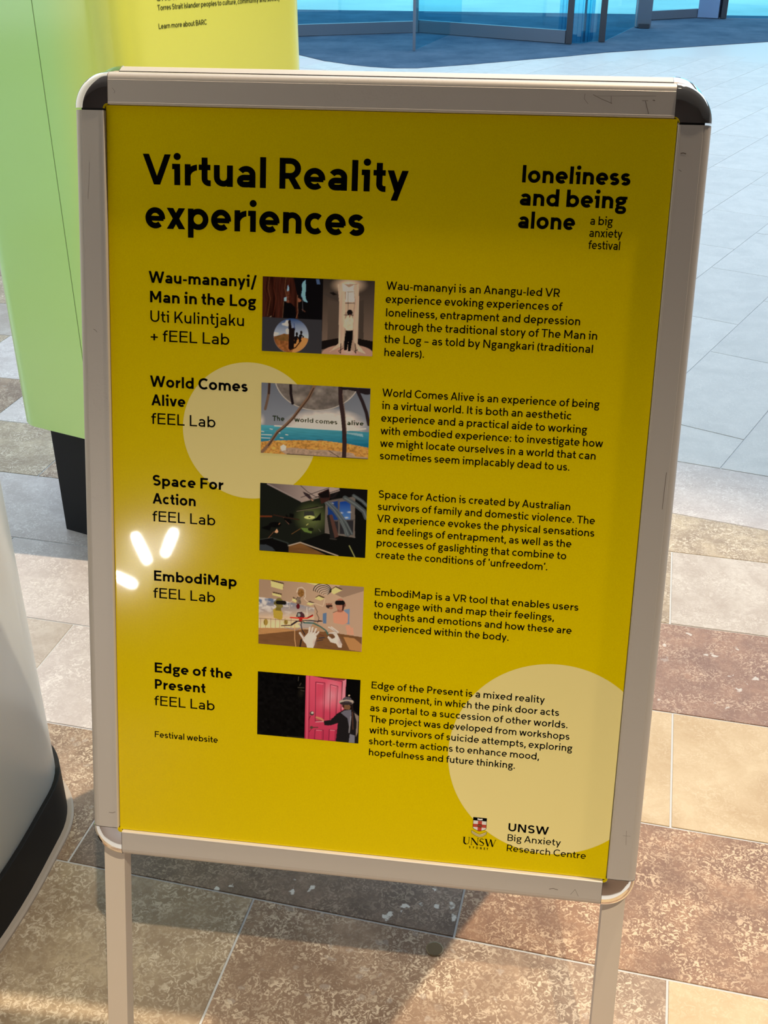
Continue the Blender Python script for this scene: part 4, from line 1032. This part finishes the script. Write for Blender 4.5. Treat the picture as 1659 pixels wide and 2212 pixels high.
    p.line([(640, 680), (760, 685), (850, 730), (920, 780), (945, 830)], 17, (52, 96, 92)); p.line([(400, 740), (540, 775), (600, 740)], 6, (110, 120, 150)); p.line([(520, 700), (520, 880), (535, 985)], 9, (190, 150, 110)); p.line([(605, 900), (590, 985)], 20, (40, 34, 30))
    p.line([(830, 880), (900, 870)], 12, (44, 48, 66)); p.line([(800, 915), (880, 900)], 10, (50, 44, 52)); p.line([(840, 830), (890, 850)], 10, (100, 54, 44))
    # white hands
    wh = (204, 192, 190)
    p.poly([(640, 870), (700, 800), (790, 810), (800, 870), (775, 960), (755, 1010), (680, 1005), (670, 960), (620, 900)], wh)
    for a, b_, w_ in (((640, 890), (588, 812), 26), ((705, 820), (715, 745), 26), ((735, 820), (752, 745), 24), ((765, 830), (795, 760), 24), ((785, 850), (825, 800), 22)): p.line([a, b_], w_, wh); p.line([(a[0]+8, a[1]), (b_[0]+8, b_[1])], 5, (120, 108, 108), .7)
    p.glow(780, 940, 40, 70, (120, 108, 110), .6)
    p.poly([(950, 850), (1000, 890), (1030, 850), (990, 800), (1050, 800), (1085, 870), (1125, 960), (1120, 1000), (1080, 1000), (1050, 950), (980, 930), (940, 870)], wh)
    for a, b_ in (((1070, 810), (955, 738)), ((1060, 800), (990, 735)), ((1050, 815), (960, 812)), ((1075, 800), (1010, 750))): p.line([a, b_], 17, wh); p.line([(a[0], a[1]+8), (b_[0], b_[1]+8)], 4, (100, 90, 90), .8)
    p.glow(1100, 930, 50, 90, (110, 100, 104), .5); p.oval(1010, 860, 26, 22, (96, 68, 48))
    p.emit(-120.6, -85.0, -2.5, -161.0, 1.72, 'printed picture of a bright virtual room with two busts and white hands')
def pic5():
    p = Pic([(45, 118), (1358, 235), (1332, 1043), (35, 923)], 5)
    p.put(np.ones(p.X.shape), (7, 7, 8)); lf = p.inside([(40, 110), (660, 170), (640, 980), (30, 930)]); p.tex(lf, 8, .9)
    for a, b_ in (((565, 240), (570, 190)), ((560, 325), (640, 330)), ((585, 300), (600, 270)), ((600, 360), (640, 370))): p.line([a, b_], 9, (62, 60, 54))
    p.line([(420, 950), (640, 970)], 10, (46, 40, 26)); p.glow(600, 400, 60, 80, (34, 32, 26), .8)
    pk = (196, 66, 98)
    p.grad([(665, 170), (1178, 220), (1150, 640), (1050, 1020), (645, 980)], (206, 82, 112), (172, 48, 82), (900, 200), (850, 1000))
    p.line([(712, 180), (700, 985)], 6, (110, 34, 56)); p.line([(690, 175), (675, 980)], 5, (224, 120, 146)); p.poly([(750, 180), (1170, 218), (1170, 245), (900, 215)], (110, 44, 52)); p.line([(760, 180), (1140, 255)], 8, (70, 20, 34)); p.poly([(1125, 250), (1175, 225), (1160, 600), (1110, 610)], (222, 128, 152)); p.line([(1128, 255), (1112, 620)], 12, (84, 26, 42))
    p.glow(1010, 430, 170, 240, (240, 168, 190), .9); p.glow(880, 520, 130, 130, (230, 140, 166), .5)
    for q in ([(790, 258), (905, 270), (892, 750), (782, 755)], [(975, 290), (1070, 312), (1050, 700), (968, 735)], [(780, 868), (888, 872), (884, 998), (772, 990)], [(962, 866), (1050, 872), (1042, 1012), (955, 1005)]):
        p.line(q+[q[0]], 9, (120, 34, 60)); p.line([(q[3][0]+8, q[3][1]+10), (q[2][0], q[2][1]+10)], 8, (240, 170, 190), .8)
        c = np.mean(q, 0); qq = [(c[0]+(x-c[0])*.70, c[1]+(y-c[1])*.94) for x, y in q]; p.poly(qq, (190, 60, 92), .45); p.line([qq[0], qq[1]], 5, (236, 150, 176), .9); p.line([qq[1], qq[2]], 5, (132, 40, 64), .9)
    p.oval(740, 655, 28, 28, (70, 60, 60)); p.oval(746, 648, 16, 14, (190, 180, 178)); p.line([(700, 735), (720, 690)], 10, (110, 24, 48)); p.oval(735, 836, 20, 20, (82, 62, 58)); p.line([(740, 836), (815, 836)], 12, (86, 56, 52)); p.line([(706, 890), (730, 860)], 7, (110, 24, 48))
    # person in hat and dark coat
    p.poly([(1145, 610), (1250, 600), (1320, 660), (1345, 760), (1332, 1045), (1045, 1015), (1060, 880), (1070, 780), (980, 810), (900, 808), (890, 752), (980, 740), (1060, 660)], (26, 24, 28))
    p.poly([(1150, 620), (1240, 610), (1245, 700), (1220, 860), (1195, 720), (1110, 650)], (98, 98, 116)); p.poly([(1280, 650), (1335, 690), (1325, 900), (1300, 960), (1310, 760)], (128, 116, 112)); p.poly([(1225, 920), (1285, 940), (1285, 1035), (1210, 1028)], (110, 112, 130)); p.line([(1235, 700), (1215, 900)], 16, (140, 138, 150), .7)
    p.poly([(1120, 540), (1190, 520), (1235, 570), (1220, 612), (1150, 605)], (110, 80, 58)); p.poly([(1120, 520), (1160, 515), (1150, 590), (1125, 570)], (60, 34, 28)); p.line([(1250, 540), (1262, 700), (1258, 860)], 26, (30, 22, 22)); p.line([(1258, 640), (1264, 860)], 10, (92, 62, 54), .8)
    p.oval(1178, 512, 94, 38, (150, 138, 136)); p.oval(1175, 528, 78, 22, (50, 42, 46)); p.oval(1188, 480, 56, 34, (84, 78, 88)); p.oval(1214, 428, 11, 9, (200, 180, 160)); p.line([(1210, 440), (1190, 455)], 8, (60, 54, 58)); p.line([(1100, 505), (1180, 488), (1260, 500)], 14, (190, 178, 172), .8)
    p.line([(885, 745), (850, 720), (798, 706)], 22, (190, 130, 104)); p.line([(850, 742), (800, 722)], 9, (150, 96, 78))
    p.emit(-120.7, -194.5, -2.6, -271.8, 1.5, 'printed picture of a person in a hat reaching for a pink door')
pic1(); pic2(); pic3(); pic4(); pic5()

# =================================================================== TOTEM BEHIND
K = np.array([-.581, .955]); dr = np.array([.609, .793])
Lp = np.array([-.935, 1.075])
tp = [tuple(Lp), tuple(K), tuple(K + dr*.435), (-.58, 1.58), (-.98, 1.38)]
totem = empty('display_totem', (-.63, 1.25, 0))
tag(totem, 'yellow-green angular information totem on black base behind the sandwich board', 'totem')
M['totem'] = material('totem_yellow_print', (.80, .84, .14), .30, coat=.5, coatr=.12)
M['totem_g'] = material('totem_green_print', (.58, .84, .33), .30, coat=.5, coatr=.12)
out = rounded(tp, [.05, .09, .05, .08, .05], 10)
HB = .285
fine = []
for i in range(len(out)):
    p, q = np.array(out[i]), np.array(out[(i+1) % len(out)]); nseg = max(1, int(np.hypot(*(q-p))/.02))
    for k in range(nseg): fine.append(tuple(p+(q-p)*k/nseg))
m = MB(); nf = len(fine); zs = [HB, HB+.003, 2.1, 2.104]; ins_ = [.002, 0, 0, .003]
m.prism(fine, list(zip(zs, ins_)))
body = mobj('body', m.v, m.f, None, totem, smooth=True, mats=[M['totem']])
u_ = (K-Lp)/np.hypot(*(K-Lp)); cols = []
GRN = np.array([.55, .86, .27]); YEL = np.array([.80, .87, .17])
for v in m.v:
    s_ = (np.array(v[:2])-Lp) @ u_; t_ = (np.array(v[:2])-K) @ dr
    f = 1.0 if t_ > .03 else max(0.0, min(1.0, (s_-.20)/.14))
    if v[1] > 1.25 and t_ < .25: f = 0.0
    f = f*f*(3-2*f); cols.append((*(GRN*(1-f)+YEL*f), 1.0))
ca_ = body.data.color_attributes.new('print', 'FLOAT_COLOR', 'POINT'); ca_.data.foreach_set('color', np.array(cols).ravel())
N = NT(M['totem']); at2 = N.n('ShaderNodeAttribute', attribute_name='print'); N.link(at2.outputs['Color'], 'Base Color')
basep = inset(out, .047)
m = MB(); m.prism(basep, [(0.0, .0), (HB+.01, 0)]); m.build('plinth', M['skirt'], totem, smooth=True)
# seam on the left side
u_ = (K-Lp)/np.hypot(*(K-Lp)); nn = np.array([u_[1], -u_[0]])
def ray_az(az): return np.array([math.sin(rad(az)), math.cos(rad(az))])
# where the camera-side line of sight at -24 deg meets the left face
a_ = ray_az(-23.95); A = np.array([[a_[0], -u_[0]], [a_[1], -u_[1]]]); rr = np.linalg.solve(A, Lp-np.array(CAM[:2])); q0 = Lp+u_*rr[1]
m = MB(); e = nn*.0006
m.prism([tuple(q0-u_*.0007-nn*.0005), tuple(q0-u_*.0007+e*.4), tuple(q0+u_*.0007+e*.4), tuple(q0+u_*.0007-nn*.0005)][::1], [(HB+.006, 0), (2.09, 0)])
fix(m.build('panel_seam', material('seam_shadow_gap', (.16, .27, .06), .7), totem))
# pale rear edge strip (back shell)
m = MB(); sh_ = [tuple(Lp+np.array([-.012, .02])), tuple(Lp+np.array([.004, .006])), tuple(Lp+np.array([.0, .05])), tuple(Lp+np.array([-.030, .12]))]
# lettering on the right face
def PT(x, z, n_):
    o_ = np.array([dr[1], -dr[0]])*n_; q = K+dr*x+o_; return (q[0], q[1], z)
def totem_text(lines, cap, w_):
    vs = []; fs = []
    for t_, a, z, b_ in lines:
        for pl in text_polys(t_, a, z, b_, cap, w_):
            n = len(vs); vs += [PT(x, y, .0006) for x, y in pl]; fs.append(tuple(range(n, n+len(pl))))
    return mobj('lettering', vs, fs, M['totem_ink'], totem)
M['totem_ink'] = material('totem_ink', (.06, .075, .02), .5)
totem_text([('UNSW connecting Aboriginal and', .092, 1.149, .330), ('Torres Strait Islander peoples to culture, community and society', .092, 1.134, .372), ('Learn more about BARC', .091, 1.104, .196)], .0088, .14)

# =================================================================== WHITE COLUMN AT LEFT
px = -.531; r_ = .15
cp = [(-1.25, -.36), (px, -.36), (px, .323), (-1.25, .323)]
pil = empty('display_column', (-.9, 0, 0))
tag(pil, 'white rounded display column with black skirting at the left edge', 'column')
out = [(px - .5*min(0, y-.10)**2, y) for y in np.linspace(-.30, .173, 14)]
out += [(-.681+.15*math.cos(a), .173+.15*math.sin(a)) for a in np.linspace(0, math.pi/2, 16)[1:]]
out += [(-1.1+.15*math.cos(a), .173+.15*math.sin(a)) for a in np.linspace(math.pi/2, math.pi, 10)]
out += [(-1.1+.15*math.cos(a), -.30+.15*math.sin(a)) for a in np.linspace(math.pi, 1.5*math.pi, 10)]
out += [(px-.08-.15+.15*math.cos(a), -.30+.15*math.sin(a)) for a in np.linspace(1.5*math.pi, 1.97*math.pi, 10)]
m = MB(); m.prism(inset(out, .003), [(.088, .003), (.092, 0), (2.0, 0), (2.004, .003)]); m.build('body', M['totem_white'], pil, smooth=True)
m = MB(); m.prism(inset(out, -.004), [(0.0, 0), (.094, 0), (.095, .001)]); m.build('skirting', M['skirt'], pil, smooth=True)
m = MB(); m.prism(inset(out, -.014), [(0.0, 0), (.004, 0), (.007, .003)]); m.build('floor_trim', M['shoe'], pil, smooth=True)

# =================================================================== LAMPS (outside the frame)
def downlight(k, x, y, z, tgt, watts, col, radius, ang, blend):
    r0 = empty('downlight', (x, y, z))
    m = MB(); m.cyl((x, y), .09, z-.02, z+.20, 24); 
    m = MB()
    n = 24
    for i in range(n):
        a0, a1 = 2*math.pi*i/n, 2*math.pi*(i+1)/n
        R0, R1 = .085, .095
        pts = [(x+R*math.cos(a), y+R*math.sin(a)) for R, a in ((R0, a0), (R1, a0), (R1, a1), (R0, a1))]
        m.prism(pts, [(z, 0), (z+.20, 0)])
    m.build('housing', M['lamp_body'], r0)
    m = MB(); m.cyl((x, y), .084, z+.10, z+.105, 24); m.build('diffuser', M['down_glow'], r0)
    L = D.lights.new('downlight_beam', 'SPOT'); L.energy = watts; L.color = col; L.shadow_soft_size = radius; L.spot_size = rad(ang); L.spot_blend = blend
    lo = D.objects.new('downlight_beam', L); COL.objects.link(lo); lo.parent = r0
    d = Vector(tgt)-Vector((x, y, z)); lo.location = (0, 0, -.01); lo.rotation_euler = d.to_track_quat('-Z', 'Y').to_euler()
    tag(r0, ('round black ceiling spotlight behind and right of the board' if k == 0 else 'round black ceiling spotlight over the viewer side'), 'lamp')
for k, a in enumerate(DOWNLIGHTS): downlight(k, *a)

# unseen stand, added so its three glowing tubes glint in the poster film
ls = empty('glint_stand', (-1.44, -3.55, 0)); tag(ls, 'added out-of-view black stand with three glowing tubes for the poster glints', 'lamp')
m = MB(); m.cyl((-1.44, -3.60), .14, 0, .02, 28); m.build('base', M['lamp_body'], ls)
m = MB(); m.tube([(-1.44, -3.60, .02), (-1.44, -3.60, .62)], .012, 12); m.build('pole', M['lamp_body'], ls)
for a, b_ in (((-1.483, .712), (-1.425, .616)), ((-1.316, .740), (-1.343, .654)), ((-1.556, .533), (-1.482, .505))):
    m = MB(); A = Vector((a[0], -3.5, a[1])); B = Vector((b_[0], -3.5, b_[1])); d = (B-A).normalized(); pts = []; rs = []
    R = .020
    for t_ in np.linspace(-90, 0, 6): pts.append(A + d*(R*math.sin(rad(t_)))); rs.append(max(.0008, R*math.cos(rad(t_))))
    for t_ in np.linspace(0, 90, 6): pts.append(B + d*(R*math.sin(rad(t_)))); rs.append(max(.0008, R*math.cos(rad(t_))))
    m.tube(pts, rs, 14); tb = m.build('glint_tube', M['glint_glow'], ls, smooth=True)
    m = MB(); c = (A+B)/2; m.tube([(c.x, -3.52, c.z), (-1.44, -3.60, .60)], .005, 8); m.build('arm', M['lamp_body'], ls)
